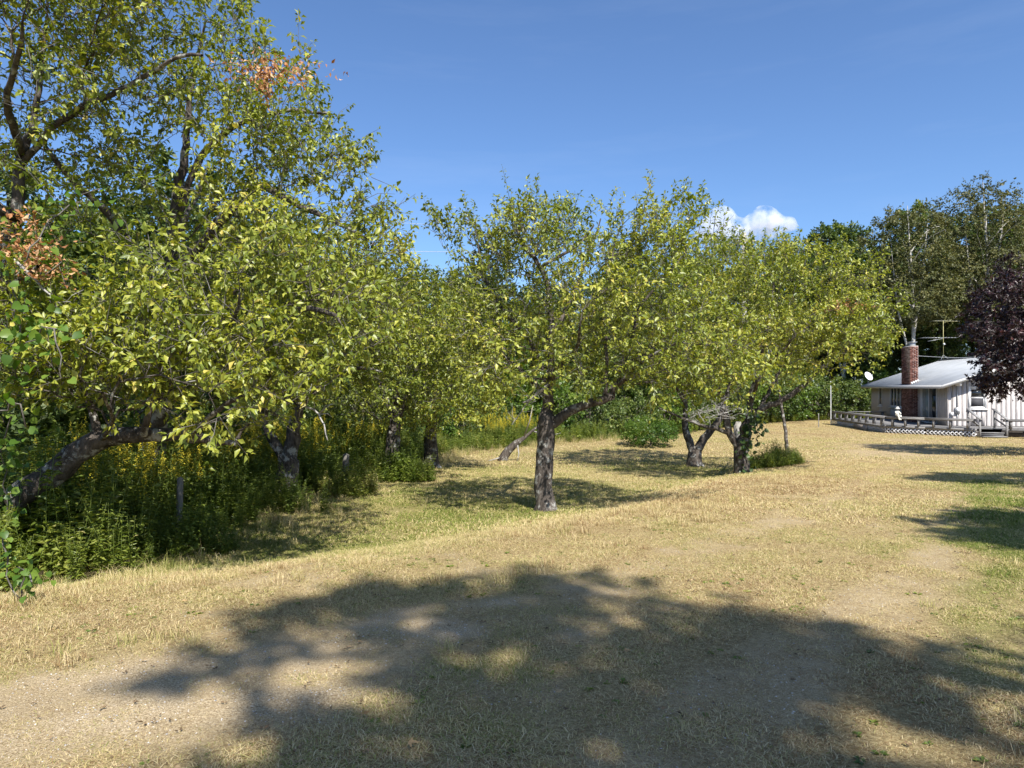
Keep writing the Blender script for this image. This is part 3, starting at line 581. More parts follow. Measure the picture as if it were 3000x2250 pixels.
# ------------------------------------------------------------------ the wood behind
def wood_kind(seed, h, r, kind, mats=('bark', 'wood_leaf'), n=520, **kw):
    lb = [[(0, 0, -.1, .03 * h ** .9), (0.1, 0, h * .25, .02 * h ** .9), (.15, .1, h * .5, .014 * h ** .9)], [(.15, .1, h * .5, .012 * h), (.1, 0, h * .72, .007 * h), (0, 0, h * .93, .003 * h)]]
    for k in range(5):
        a = k * 1.256 + seed; lb.append([(.1, 0, h * (.3 + .07 * k), .006 * h), (.4 * r * math.cos(a), .4 * r * math.sin(a), h * (.42 + .07 * k), .004 * h), (.75 * r * math.cos(a), .75 * r * math.sin(a), h * (.5 + .07 * k), .002 * h)])
    if kind == 'broad': env = [(0, 0, h * .62, r, r, h * .36, 8), (0, 0, h * .32, r * 1.05, r * 1.05, h * .28, 5)]
    elif kind == 'tall': env = [(0, 0, h * .66, r, r, h * .33, 8), (0, 0, h * .4, r * .8, r * .8, h * .25, 3)]
    elif kind == 'bush': env = [(0, 0, h * .48, r, r, h * .5, 8)]
    ck = dict(tpl=LEAF_FAR, size=0.15, spn=2.2, L=(0.2, 0.6), dl=0.045, thr=.03, twigs=False, droop=.3, tmean=.45, tclump=.28); ck.update(kw)
    return make_tree('broadleaf_tree', 'x', 'tree', (0, 0, 0), lb, env, n, seed, mats=mats, rmin_draw=.012, clump=.75, cs=.8 if kind != 'bush' else 2.0, shell=.45, r0=.006, **ck)
rw = np.random.default_rng(77)
BL = [wood_kind(41, 8.0, 2.6, 'broad'), wood_kind(42, 9.0, 2.8, 'broad', tmean=.35), wood_kind(43, 7.0, 2.4, 'broad', mats=('bark', 'bright_leaf'), tmean=.4)]
TL = [wood_kind(44, 15, 3.2, 'tall', n=760, size=.2), wood_kind(45, 14, 3.0, 'tall', n=700, size=.2, tmean=.35)]
GU = 'bushes along the edge of the wood'; LU = 'leafy bush in the hedge along the edge of the wood'
GB = 'broadleaf trees of the wood behind the orchard'; LBK = 'green broadleaf tree in the wood behind the orchard'
GT = 'tall trees behind the cabin and orchard'; LTL = 'tall broadleaf tree rising at the back of the wood'
used = set()
def where(label, x, y):                                                   # say which stretch of the wood a tree or bush stands in
    if label == LU:
        t_ = ('leafy bush among the weeds behind the bank apple trees' if y < 24 else 'leafy bush at the far end of the mown aisle' if y < 34 else 'leafy bush in the hedge behind the round lawn shrub' if y < 47
              else 'leafy bush in the hedge between the lawn and the deck' if x < 23 else 'leafy bush in the dark growth behind the cabin')
    elif label == LBK:
        t_ = ('green broadleaf tree close behind the bank apple trees' if y < 26 else 'green broadleaf tree far back behind the tall apple tree' if x < -11 else 'green broadleaf tree behind the goldenrod and fence posts' if x < -3
              else 'green broadleaf tree behind the lawn apple tree' if x < 5 else 'green broadleaf tree behind the ivy clad apple tree')
    else:
        t_ = ('tall tree at the back of the wood behind the bank' if x < -6 else 'tall tree at the back of the wood behind the lawn apple tree' if x < 12 else 'tall tree on the skyline beneath the small cloud' if x < 24
              else 'tall tree on the skyline between the cloud and the birches' if x < 34 else 'tall dark tree behind the birches and the cabin roof')
    return t_
def put(src, x, y, s, label, group, sz=None):
    label = where(label, x, y); group = label.replace('leafy bush', 'bushes').replace('green broadleaf tree', 'broadleaf trees').replace('tall dark tree', 'tall dark trees').replace('tall tree', 'tall trees')
    z = gz(x, y) - .05; s3 = (s, s, (sz or s))
    if src.name not in used:
        used.add(src.name); src.location = (x, y, z); src.rotation_euler = (0, 0, rw.uniform(0, 6.28)); src.scale = s3; src['label'] = label; src['group'] = group; return src
    return copy_tree(src, (x, y, z), rw.uniform(0, 6.28), s3, label, group)
# behind the orchard on the bank side
spots = [(-9.5, 13, .8), (-8, 17.5, .85), (-11.5, 19, 1.0), (-7.2, 22, .85), (-10.5, 25, 1.0), (-6.2, 27, .9), (-14.5, 24, 1.0), (-9.5, 31, 1.0), (-4.5, 32, .85), (-13, 33, 1.05), (-18, 30, 1.1), (-21, 37, 1.2),
         (-16, 39, 1.15), (-10, 39, 1.1), (-5.5, 38, .95), (-1.5, 35, .85), (2.2, 37, .85), (5.8, 39, .9), (9.2, 42.5, .9), (12.5, 47, .95), (0.5, 42, 1.0), (4.5, 45, 1.05), (8.5, 49, 1.1), (-13.5, 15, .85), (-27, 42, 1.25), (-24, 48, 1.3), (-16.5, 47, 1.25), (-9, 47, 1.2), (-2.5, 48, 1.15)]
for i, (x, y, s) in enumerate(spots):
    put(BL[(i * 7 + i // 3) % 3], x + rw.uniform(-.4, .4), y + rw.uniform(-.4, .4), s * rw.uniform(.92, 1.08), LBK, GB)
tall = [(-3, 58, .82), (3, 60, .85), (9, 60, .98), (14.5, 60, .95), (19, 60, .88), (23, 61, .95), (25.5, 64, 1.12), (28.5, 64, 1.2), (31.5, 68, 1.3), (35.5, 66, 1.1), (39, 68, 1.35), (43, 66, 1.35), (48, 68, 1.4), (47, 60, 1.15), (-10, 58, .8), (-19, 60, .85), (-28, 62, .9), (52, 62, 1.2), (29, 59, .7), (36, 60, .8)]
for i, (x, y, s) in enumerate(tall):
    put(TL[(i * 3 + i // 4) % 2], x + rw.uniform(-.6, .6), y + rw.uniform(-1, 1), s * rw.uniform(.93, 1.06), LTL, GT)
# birches behind the cabin
def birch(bx, by, h, lean, seed, label, r=3.4, split=True):
    g = gz(bx, by); f = []
    f.append([(bx, by, g - .1, .2), (bx, by, g + h * .2, .17), (bx + lean * .3, by, g + h * .36, .15)])
    f.append([(bx + lean * .3, by, g + h * .36, .13), (bx + lean * .2, by, g + h * .6, .10), (bx - lean * .1, by, g + h * .8, .06), (bx - lean * .3, by, g + h * .96, .02)])
    f.append([(bx + lean * .3, by, g + h * .38, .11), (bx + lean * 1.2, by + .3, g + h * .58, .08), (bx + lean * 1.9, by + .5, g + h * .78, .045), (bx + lean * 2.2, by + .5, g + h * .92, .015)])
    f.append([(bx, by, g + h * .27, .09), (bx - lean * 1.2, by, g + h * .48, .07), (bx - lean * 2.0, by - .4, g + h * .66, .04), (bx - lean * 2.3, by - .5, g + h * .78, .015)])
    for k in range(6):
        a = k * 1.1 + seed; f.append([(bx, by, g + h * (.45 + .06 * k), .05), (bx + .4 * r * math.cos(a), by + .4 * r * math.sin(a), g + h * (.55 + .06 * k), .03), (bx + .8 * r * math.cos(a), by + .8 * r * math.sin(a), g + h * (.62 + .05 * k), .012)])
    env = [(bx, by + .4, g + h * .76, r, r, h * .22, 6), (bx - lean, by, g + h * .56, r * .95, r, h * .16, 3), (bx + lean, by + .6, g + h * .58, r * .9, r, h * .16, 3)]
    return make_tree('birch_tree', label, 'tree', (bx, by, g), f, env, 850, seed, mats=('birch_bark', 'birch_leaf'), rmin_draw=.012, clump=.8, cs=.9, shell=.4, r0=.005,
        tpl=LEAF_FAR, size=.14, spn=2.3, L=(.2, .7), dl=.05, thr=.028, twigs=False, droop=.8, up=-.1, tmean=.45, tclump=.25)
birch(*W(2668, 0, 54)[:2], 17.0, .75, 51, 'white barked birch rising directly behind the brick chimney')
birch(*W(2890, 0, 56)[:2], 19.6, .85, 52, 'tallest white barked birch, spreading above the purple maple', 3.9)
birch(*W(2470, 0, 59)[:2], 12.5, .5, 53, 'smaller birch with olive crown between the apple trees and the chimney', 2.6)
# pines
def pine(x, y, h, r, seed, label):
    g = gz(x, y); rng = np.random.default_rng(seed); root = empty('pine_tree', (x, y, g)); tag(root, label, 'tree', None)
    mb = MB(); mb.tube(catmull([(0, 0, -.1, 0), (.05, 0, h * .5, 0), (0, .05, h, 0)], 1.0)[:, :3], np.linspace(.018 * h, .02, len(catmull([(0, 0, -.1, 0), (.05, 0, h * .5, 0), (0, .05, h, 0)], 1.0))), 8)
    P = []; A = []
    for zf in np.arange(.22, 1.0, .6 / h):
        nb = 5; ph = rng.uniform(0, 6.28)
        for k in range(nb):
            a = ph + k * 2 * math.pi / nb + rng.normal() * .2; ln = r * (1.05 - zf) ** .75 * rng.uniform(.65, 1.15) + .25; d = np.array([math.cos(a), math.sin(a), .22])
            st = np.array([0, 0, zf * h]); mb.tube([st, st + d * ln], [.03, .008], 4)
            m = int(ln * 34); t = rng.random(m) ** .7; q = st + d * (ln * t)[:, None] + rng.normal(size=(m, 3)) * np.array([.16, .16, .09]); P.append(q); A.append(nrm(d + .9 * rng.normal(size=(m, 3)) * .7 + np.array([0, 0, .35])))
    P = np.vstack(P); A = np.vstack(A); n = len(P)
    V, q, t, k = leaves(P, A, rdir(rng, n) + np.array([0, 0, .6]), .32 * rng.uniform(.6, 1.2, n), (LEAF_FAR[0] * np.array([1, .6, 1]), LEAF_FAR[1], LEAF_FAR[2]))
    mb.build('trunk', M['bark'], root); c_ = mobj('crown', raw_mesh('crown', V, [q, t], M['pine_leaf'], False, {'tint': rng.random(n).repeat(k) * .8}), root); c_['kind'] = 'stuff'
    return root
pine(*W(1430, 0, 40)[:2], 11.5, 3.0, 61, 'dark green pine showing through the crown of the lawn apple tree')
pine(*W(2410, 0, 66)[:2], 17.5, 2.8, 62, 'pointed dark conifer on the skyline right of the small cloud')
pine(*W(2760, 0, 70)[:2], 19.5, 3.4, 63, 'tall dark conifer on the skyline between the two birches')
pine(*W(620, 0, 45)[:2], 10.5, 3.0, 64, 'dark conifer glimpsed behind the tall apple tree')

# bushes at the edge of the wood
BU = [wood_kind(46, 2.2, 1.4, 'bush', n=260, size=.10, L=(.12, .35), dl=.035), wood_kind(47, 2.6, 1.5, 'bush', mats=('bark', 'bright_leaf'), n=260, size=.11, L=(.12, .4), dl=.04)]
for q_ in BU: q_.name = 'bush'; q_['category'] = 'bush'
bs = [(-6.6, 12.5), (-7.6, 15), (-6.2, 16.2), (-5.6, 19), (-6.5, 21), (-5.0, 22.5), (-4.6, 25), (-3.6, 28), (-2.2, 30), (-.6, 31.5), (1.5, 33), (3.8, 33.8), (6.2, 36), (8.2, 38.5), (10.5, 42), (12.5, 45), (14.6, 48), (16.5, 50), (18.5, 52), (20.6, 53.5), (22.8, 55), (25, 56), (20, 56), (17, 54), (27.2, 56.6), (29.5, 58), (32, 58), (35, 58.5), (38, 59), (-8.8, 11), (-10.2, 14.8), (41, 60)]
for i, (x, y) in enumerate(bs):
    put(BU[(i * 5 + i // 3) % 2], x, y, rw.uniform(.85, 1.3) * (1.5 if y > 44 else 1.0), LU, GU)
# the single round bush on the lawn
sb = wood_kind(48, 1.25, 1.2, 'bush', mats=('bark', 'bright_leaf'), n=420, size=.075, L=(.08, .22), dl=.02, tmean=.35); sb.name = 'round_shrub'; sb['category'] = 'shrub'
x, y, _ = gp(1902, 1285, 28.5); sb.location = (x, y, gz(x, y) - .04); sb.scale = (.95, .95, .95); sb['label'] = 'single round green shrub on the lawn behind the apple trees'
# ------------------------------------------------------------------ grass
rg = np.random.default_rng(101)
def tuft(n, rad, h, w, lean, seed, seg=1, flat=0.0):
    r = np.random.default_rng(seed); V = []; q = []; t = []; ti = []; k = 0
    for i in range(n):
        a = r.uniform(0, 6.283); d = rad * math.sqrt(r.random()); p = np.array([d * math.cos(a), d * math.sin(a), 0]); hh = h * r.uniform(.45, 1.25); b = r.uniform(0, 6.283)
        le = lean * r.uniform(.2, 1.4); o = np.array([math.cos(b), math.sin(b), 0]); s = np.array([-math.sin(b), math.cos(b), 0]) * w * r.uniform(.6, 1.3) * .5
        if r.random() < flat: u_ = h * .25; m = p + o * hh * .9 + np.array([0, 0, u_ * (1 + r.random())]); e = p + o * hh * 1.8 + np.array([0, 0, u_ * .6 + u_ * 1.5 * r.random()])
        else: m = p + o * hh * le * .35 + np.array([0, 0, hh * .55]); e = p + o * hh * le + np.array([0, 0, hh * (1 - .35 * min(le, 1.3))])
        V += [p - s, p + s, m + s * .8, m - s * .8, e]; q.append((k, k + 1, k + 2, k + 3)); t.append((k + 3, k + 2, k + 4)); c_ = r.normal() * .17; ti += [c_] * 5; k += 5
    return raw_mesh('tuft', V, [q, t], M['grass'], False, {'tint': ti})
def infrustum(x, y, m=1.0): return (np.abs(x) < .74 * y + m) & (y > 1.6)
def lawn(nm, y0, y1, dens, kinds, smin, smax, label, thin=1.0, far=False, seed=0):
    r = np.random.default_rng(seed); xm = .74 * y1 + 1; n = int(dens * 2 * xm * (y1 - y0)); x = r.uniform(-xm, xm, n); y = r.uniform(y0, y1, n)
    k = infrustum(x, y) & (wild_side(x, y) < .35); x, y = x[k], y[k]
    g = gravel_f(x, y); ge = green_f(x, y); pt = fbm(x, y, 2.6, 3, 61); big = fbm(x, y, .5, 3, 67)
    keep = r.random(len(x)) < (1 - thin * np.clip(g * 1.15, 0, .97)) * (0.45 + .55 * ss(.3, .55, pt))
    x, y, g, ge, pt, big = (v[keep] for v in (x, y, g, ge, pt, big))
    s = r.uniform(smin, smax, len(x)) * (.55 + .9 * pt) * (1 - .35 * g) * (1 + .35 * ge)
    tint = np.clip(.27 + .58 * ge + .62 * (big - .5) + .3 * (pt - .5) + .13 * r.normal(size=len(x)), 0, 1)
    z = ground_z(x, y)
    # stay clear of the cabin and its deck
    return scatter(nm, np.stack([x, y, z - .006], 1), r.uniform(0, 6.28, len(x)), s, r.integers(0, len(kinds), len(x)), tint, kinds, label, 'grass')
short = [tuft(46, .12, .030, .0032, 1.2, 200 + i, flat=.8) for i in range(6)]
tall_t = [tuft(38, .07, .13, .0036, .8, 210 + i, flat=.25) for i in range(4)]
mid_t = [tuft(54, .22, .045, .007, 1.2, 220 + i, flat=.68) for i in range(4)]
far_t = [tuft(46, .5, .055, .014, 1.2, 230 + i, flat=.6) for i in range(3)]
lawn('grass', 1.6, 9.0, 330, short, .7, 1.25, 'short dry straw coloured grass close to the viewer', thin=.7, seed=1)
lawn('grass', 9.0, 20, 70, mid_t, .7, 1.2, 'dry mown grass of the lawn in the middle distance', seed=2)
lawn('grass', 20, 52, 9, far_t, .7, 1.2, 'dry mown grass of the lawn towards the cabin', seed=3)
# longer tufts: ridge beside the gravel, verge, edge of the weeds
n = 26000; x = rg.uniform(-8, 9, n); y = rg.uniform(1.8, 14, n); k = infrustum(x, y, .6) & (wild_side(x, y) < .5)
x, y = x[k], y[k]; oc = orch_side(x, y); ws = wild_side(x, y); g = gravel_f(x, y); pn = fbm(x, y, 1.5, 3, 71)
d1, s1 = pline(TRACK1, x, y)
p = .55 * np.exp(-((oc + .15) / .45) ** 2) * (y < 11) + .9 * np.exp(-((ws + .3) / .55) ** 2) + .35 * ((s1 > 0) & (d1 > .6) & (d1 < 2.2)) * ss(.45, .6, pn) + .10 * ss(.55, .7, pn) * (g < .3) + .5 * ss(.62, .8, x / np.maximum(y, 1)) * ss(.4, .55, pn) * (y < 8)
k = rg.random(len(x)) < p * .5; x, y, pn = x[k], y[k], pn[k]; ge = green_f(x, y)
scatter('grass', np.stack([x, y, ground_z(x, y) - .01], 1), rg.uniform(0, 6.28, len(x)), rg.uniform(.4, 1.05, len(x)) * (.6 + .7 * pn), rg.integers(0, 4, len(x)), np.clip(.25 + .55 * ge + .15 * rg.normal(size=len(x)), 0, 1), tall_t, 'longer grass tufts along the bank and verges', 'grass')
# gravel
def stone(seed):
    r = np.random.default_rng(seed); V = nrm(np.array([(1, 0, 0), (-1, 0, 0), (0, 1, 0), (0, -1, 0), (0, 0, 1), (0, 0, -1)]) + r.normal(size=(6, 3)) * .25) * np.array([1, .8, .55])
    return raw_mesh('stone', V, [[(0, 2, 4), (2, 1, 4), (1, 3, 4), (3, 0, 4), (2, 0, 5), (1, 2, 5), (3, 1, 5), (0, 3, 5)]], STONES[seed % 3])
STONES = [simple('stone_pale', (.50, .46, .40), (.66, .62, .56), 40), simple('stone_grey', (.28, .27, .26), (.42, .40, .38), 40), simple('stone_tan', (.40, .32, .22), (.52, .44, .33), 40)]
n = 90000; x = rg.uniform(-6, 7, n); y = rg.uniform(1.9, 9.5, n); g = gravel_f(x, y); k = infrustum(x, y, .3) & (rg.random(n) < g * .8); x, y = x[k], y[k]
scatter('gravel', np.stack([x, y, ground_z(x, y)], 1), rg.uniform(0, 6.28, len(x)), .0032 + .006 * rg.random(len(x)) ** 3, rg.integers(0, 6, len(x)), rg.random(len(x)), [stone(i) for i in range(6)], 'pale gravel showing through the worn drive', 'gravel')

# long dry grass and seed heads where the mowing stops
n = 9000; x = rg.uniform(-6, 6, n); y = rg.uniform(5, 32, n); ws = wild_side(x, y); k = (ws > -.45) & (ws < .5) & (rg.random(n) < .25 + .55 * ss(7, 12, y)); x, y = x[k], y[k]
hay = [tuft(30, .10, .36, .005, .7, 240 + i, flat=.12) for i in range(4)]
scatter('long_grass', np.stack([x, y, ground_z(x, y) - .01], 1), rg.uniform(0, 6.28, len(x)), rg.uniform(.35, 1.1, len(x)) * (.6 + .4 * ss(7, 12, y)), rg.integers(0, 4, len(x)), np.clip(.5 + .3 * (fbm(x, y, .8, 3, 73) - .5) + .18 * rg.normal(size=len(x)), 0, 1), hay, 'long uncut grass where the mowing stops along the bank', 'grass')
# low broadleaf weeds in the lawn, and scraps of dead leaf and twig
def rosette(seed, n, ll, mat):
    r = np.random.default_rng(seed); a = r.uniform(0, 6.28, n); A = np.stack([np.cos(a), np.sin(a), r.uniform(.05, .5, n)], 1); P = A * np.array([.25, .25, 0]) * ll * r.random((n, 1)); V, q, t, k = leaves(P, A, np.array([0, 0, 1.0]) + .3 * r.normal(size=(n, 3)), ll * r.uniform(.5, 1.1, n), LEAF_MID)
    return raw_mesh('rosette', V, [t], M[mat], False, {'tint': (r.normal(size=n) * .12).repeat(k)})
n = 26000; x = rg.uniform(-8, 10, n); y = rg.uniform(1.8, 13, n); k = infrustum(x, y, .4) & (wild_side(x, y) < 0) & (gravel_f(x, y) < .25) & (rg.random(n) < .06 + .2 * ss(.55, .75, fbm(x, y, 1.3, 3, 75))); x, y = x[k][:2600], y[k][:2600]
scatter('lawn_weeds', np.stack([x, y, ground_z(x, y)], 1), rg.uniform(0, 6.28, len(x)), rg.uniform(.5, 1.2, len(x)), rg.integers(0, 4, len(x)), np.clip(.5 + .25 * rg.normal(size=len(x)), 0, 1), [rosette(250 + i, 9, .034, 'weed') for i in range(4)], 'low green broadleaf weeds dotted through the dry lawn', 'weeds')
M['litter'] = leaf_mat('litter', [(0, (.07, .045, .025)), (.5, (.20, .13, .065)), (1, (.36, .26, .14))], .1, rough=.85, instancer=True)
n = 5200; x = rg.uniform(-8, 10, n); y = 1.8 + 12 * rg.random(n) ** 1.3; k = infrustum(x, y, .4); x, y = x[k], y[k]
scatter('leaf_litter', np.stack([x, y, ground_z(x, y) + .012], 1), rg.uniform(0, 6.28, len(x)), rg.uniform(.35, 1.0, len(x)), rg.integers(0, 4, len(x)), np.clip(.5 + .3 * rg.normal(size=len(x)), 0, 1), [rosette(260 + i, 2, .035, 'litter') for i in range(4)], 'scraps of dead brown leaf scattered on the drive and lawn', 'leaf litter')
# ------------------------------------------------------------------ weeds of the bank, goldenrod
def weed(seed, h, nl, ll, wid, plume=0, broad=False, stems=4):
    r = np.random.default_rng(seed); mb = MB(); P = []; A = []; S = []; fl = MB()
    for s_ in range(stems):
        b = np.array([r.normal() * .09, r.normal() * .09, 0]); hh = h * r.uniform(.7, 1.1); le = r.normal(size=2) * .16 * hh
        c_ = np.array([b, b + np.array([le[0] * .4, le[1] * .4, hh * .55]), b + np.array([le[0], le[1], hh])]); mb.tube(c_, [.005, .004, .002], 3)
        for i in range(nl):
            t = r.uniform(.06, 1); q = c_[0] * (1 - t) ** 2 + 2 * c_[1] * t * (1 - t) + c_[2] * t * t; a = r.uniform(0, 6.28)
            P.append(q); A.append((math.cos(a), math.sin(a), r.uniform(-.3, .5))); S.append(ll * r.uniform(.6, 1.2) * (1.1 - .5 * t))
        if plume and s_ < plume:
            for i in range(80):
                t = r.random(); a = r.uniform(0, 6.28); z0 = c_[2] + np.array([0, 0, -.22 + .3 * t]); rr = .085 * (1 - t) * r.random() + .008; q = z0 + np.array([rr * math.cos(a), rr * math.sin(a), r.normal() * .02]); sz = r.uniform(.005, .011)
                fl.add(q + np.array([(sz, 0, 0), (-sz, 0, 0), (0, sz, 0), (0, -sz, 0), (0, 0, sz), (0, 0, -sz)]), None, [(0, 2, 4), (2, 1, 4), (1, 3, 4), (3, 0, 4), (2, 0, 5), (1, 2, 5), (3, 1, 5), (0, 3, 5)])
    P = np.array(P); A = np.array(A, float); n = len(P); tp = LEAF_MID if broad else (LEAF_MID[0] * np.array([1, wid, 1]), LEAF_MID[1], LEAF_MID[2])
    V, q, t, k = leaves(P, A, np.array([0, 0, 1.0]) + .4 * r.normal(size=(n, 3)), np.array(S), tp)
    o = MB(); o.v.append(np.concatenate(mb.v)); o.f4 = list(mb.f4); o.f3 = list(mb.f3); o.n = mb.n; o.t.append(np.full(mb.n, -.1))
    o.v.append(V); o.f4.append(q + o.n) if len(q) else None; o.f3.append(t + o.n); o.n += len(V); o.t.append((r.normal(size=n) * .12).repeat(k))
    nb3 = sum(len(f) for f in o.f3)
    if plume: o.v.append(np.concatenate(fl.v)); o.f3.append(np.concatenate(fl.f3) + o.n); o.t.append(np.zeros(fl.n)); o.n += fl.n
    me = raw_mesh('weed', np.concatenate(o.v), [np.concatenate(o.f4), np.concatenate(o.f3)], M['weed'], False, {'tint': np.concatenate(o.t)})
    if plume:
        me.materials.append(M['goldenrod']); mi = np.zeros(len(me.polygons), np.int32); mi[len(np.concatenate(o.f4)) + nb3:] = 1; me.polygons.foreach_set('material_index', mi)
    return me
weeds = [weed(300 + i, 1.05, 34, .125, .5, stems=5) for i in range(4)] + [weed(310 + i, .75, 22, .13, 1, broad=True, stems=5) for i in range(3)] + [weed(320 + i, .5, 20, .12, .3, stems=6) for i in range(2)]
gold = [weed(330 + i, 1.2, 34, .10, .45, plume=2, stems=4) for i in range(4)]
def bank(n, x0, x1, y0, y1, dens_f, seed):
    r = np.random.default_rng(seed); x = r.uniform(x0, x1, n); y = r.uniform(y0, y1, n); w = wild_side(x, y); k = (w > .15) & infrustum(x, y, 2.5) & (r.random(n) < dens_f(x, y, w)); return x[k], y[k], w[k], r
x, y, w, r = bank(21000, -15, 6, 5, 34, lambda x, y, w: np.where(w < 3.2, .95, .4) * np.where(y < 20, 1, .6), 401)
s = r.uniform(.75, 1.3, len(x)) * (.5 + .5 * ss(0.1, 1.0, w)) * (1 - .35 * ss(20, 30, y))
scatter('undergrowth', np.stack([x, y, ground_z(x, y)], 1), r.uniform(0, 6.28, len(x)), s, r.integers(0, len(weeds), len(x)), np.clip(.28 + .5 * fbm(x, y, .45, 3, 81) + .08 * r.normal(size=len(x)), 0, 1), weeds, 'dense dark weeds and brambles on the bank under the apple trees', 'weeds')
x, y, w, r = bank(8200, -14, 4, 8, 31, lambda x, y, w: .9 * (w > .7) * (w < 6) * ss(.47, .60, fbm(x, y, .33, 2, 91)) + .55 * (w > .9) * (w < 5.5) * (y > 10.8) * (y < 19), 402)
scatter('goldenrod', np.stack([x, y, ground_z(x, y)], 1), r.uniform(0, 6.28, len(x)), r.uniform(.8, 1.15, len(x)), r.integers(0, 4, len(x)), np.clip(.5 + .12 * r.normal(size=len(x)), 0, 1), gold, 'yellow flowering goldenrod among the weeds behind the apple trees', 'goldenrod')
# far edge weeds and bright grass strip behind the aisle
x, y, w, r = bank(9000, -6, 40, 24, 60, lambda x, y, w: .9 * (w < 2.2), 403)
scatter('undergrowth', np.stack([x, y, ground_z(x, y)], 1), r.uniform(0, 6.28, len(x)), r.uniform(.5, 1.0, len(x)), r.integers(0, len(weeds), len(x)), np.clip(.6 + .3 * fbm(x, y, .3, 2, 83), 0, 1), weeds, 'sunlit green weeds along the far edge of the lawn', 'weeds')
# brush growing round the foot of the tree nearest the drive
def brush(cx, cy_, rx, ry, ang, n, label, seed, smin=.4, smax=.8, tint=.42):
    r = np.random.default_rng(seed); d = np.sqrt(r.random(n)); a = r.uniform(0, 6.28, n); lx = rx * d * np.cos(a); ly = ry * d * np.sin(a); x = cx + lx * math.cos(ang) - ly * math.sin(ang); y = cy_ + lx * math.sin(ang) + ly * math.cos(ang)
    return scatter('brush', np.stack([x, y, ground_z(x, y)], 1), r.uniform(0, 6.28, n), r.uniform(smin, smax, n) * (1.15 - .5 * d), r.integers(0, len(weeds), n), np.clip(tint + .12 * r.normal(size=n), 0, 1), weeds, label, 'weeds')
c_ = gp(2265, 1355, 18.5); brush(c_[0], c_[1], 1.35, .55, .75, 210, 'unmown brush running back from the ivy clad apple trunk', 411, .3, .65, .6)
brush(-3.95, 8.35, .75, .35, 0.3, 46, 'dark weeds crowding the foot of the weathered fence post', 412, .45, .7, .35)
brush(-3.75, 11.55, .85, .35, 0.2, 60, 'weeds and ferns around the foot of the forked apple tree', 413, .4, .75, .45)
brush(-3.1, 13.6, .6, .4, 0.2, 46, 'sunlit weeds around the short grey fence post', 414, .5, .8, .75)
brush(-2.5, 16.4, .7, .5, 0.2, 60, 'brambles around the apple trunk beside the mown aisle', 415, .6, .95, .45)
# ------------------------------------------------------------------ vine with broad leaves, ivy
def vine(name, label, stems, n, size, seed, spread, mat, parent=None):
    r = np.random.default_rng(seed); base = np.array(stems[0][0]); root = empty(name, base); tag(root, label, 'vine'); lm = raw_mesh('leaf', *(lambda z: (z[0], [z[1]]))(leaves(np.zeros((1, 3)), np.array([[1.0, 0, 0]]), np.array([[0, 0, 1.0]]), np.ones(1), LEAF_ROUND)[:2]), M[mat], False, {'tint': np.full(9, .55)})
    lm2 = lm.copy(); lm2.attributes['tint'].data.foreach_set('value', np.full(9, .85, np.float32)); lm3 = lm.copy(); lm3.attributes['tint'].data.foreach_set('value', np.full(9, .25, np.float32))
    mb = MB(); C = []
    for st in stems:
        q = catmull([(*np.array(p) - base, 0) for p in st], .1)[:, :3]; q = q + r.normal(size=q.shape) * .02; mb.tube(q, .007, 4); C.append(q)
    mb.build('stem', M['twig'], root); C = np.vstack(C)
    for i in range(n):
        p = C[r.integers(0, len(C))] + r.normal(size=3) * spread; a = nrm(np.array([r.normal(), r.normal() - .5, -.7])); nn = nrm(np.array([.2, -.8, .7]) + .55 * r.normal(size=3)); bb = nrm(np.cross(nn, a)); cc = np.cross(a, bb); s = size * r.uniform(.65, 1.25)
        o = bpy.data.objects.new('leaf', (lm, lm, lm2, lm3)[r.integers(0, 4)]); o.parent = root; COL.objects.link(o)
        o.matrix_local = Matrix(((a[0] * s, bb[0] * s, cc[0] * s, p[0]), (a[1] * s, bb[1] * s, cc[1] * s, p[1]), (a[2] * s, bb[2] * s, cc[2] * s, p[2]), (0, 0, 0, 1)))
    return root
def wp(*a): return tuple(W(*a))
g0 = gp(20, 1500, 7.6)
vine('climbing_vine', 'broad leaved vine hanging in a curtain at the picture edge over the leaning trunk', [[g0, wp(20, 1250, 7.0), wp(60, 1000, 6.4), wp(30, 820, 6.3)], [wp(60, 1010, 6.2), wp(150, 950, 6.0), wp(170, 1080, 5.9)], [wp(-60, 1250, 6.4), wp(40, 1180, 6.2), wp(80, 1230, 6.2)], [wp(30, 820, 6.3), wp(110, 700, 6.5), wp(240, 560, 6.8), wp(290, 560, 6.8)]], 230, .075, 421, .12, 'vine_leaf')
g0 = gp(2192, 1372, 16.8)
vine('ivy', 'dark ivy wrapping the apple trunk nearest the drive', [[g0, wp(2188, 1300, 16.75), wp(2190, 1240, 16.75), wp(2200, 1200, 16.7)], [wp(2195, 1260, 16.75), wp(2215, 1230, 16.7), wp(2222, 1300, 16.7)]], 150, .10, 422, .10, 'ivy_leaf')
g0 = gp(60, 1716, 5.75)
vine('bramble', 'low sunlit bramble at the foot of the bank by the picture edge', [[g0, wp(60, 1660, 5.7), wp(110, 1690, 5.6)], [g0, wp(10, 1620, 5.8), wp(5, 1560, 5.8)]], 70, .06, 423, .07, 'vine_leaf')
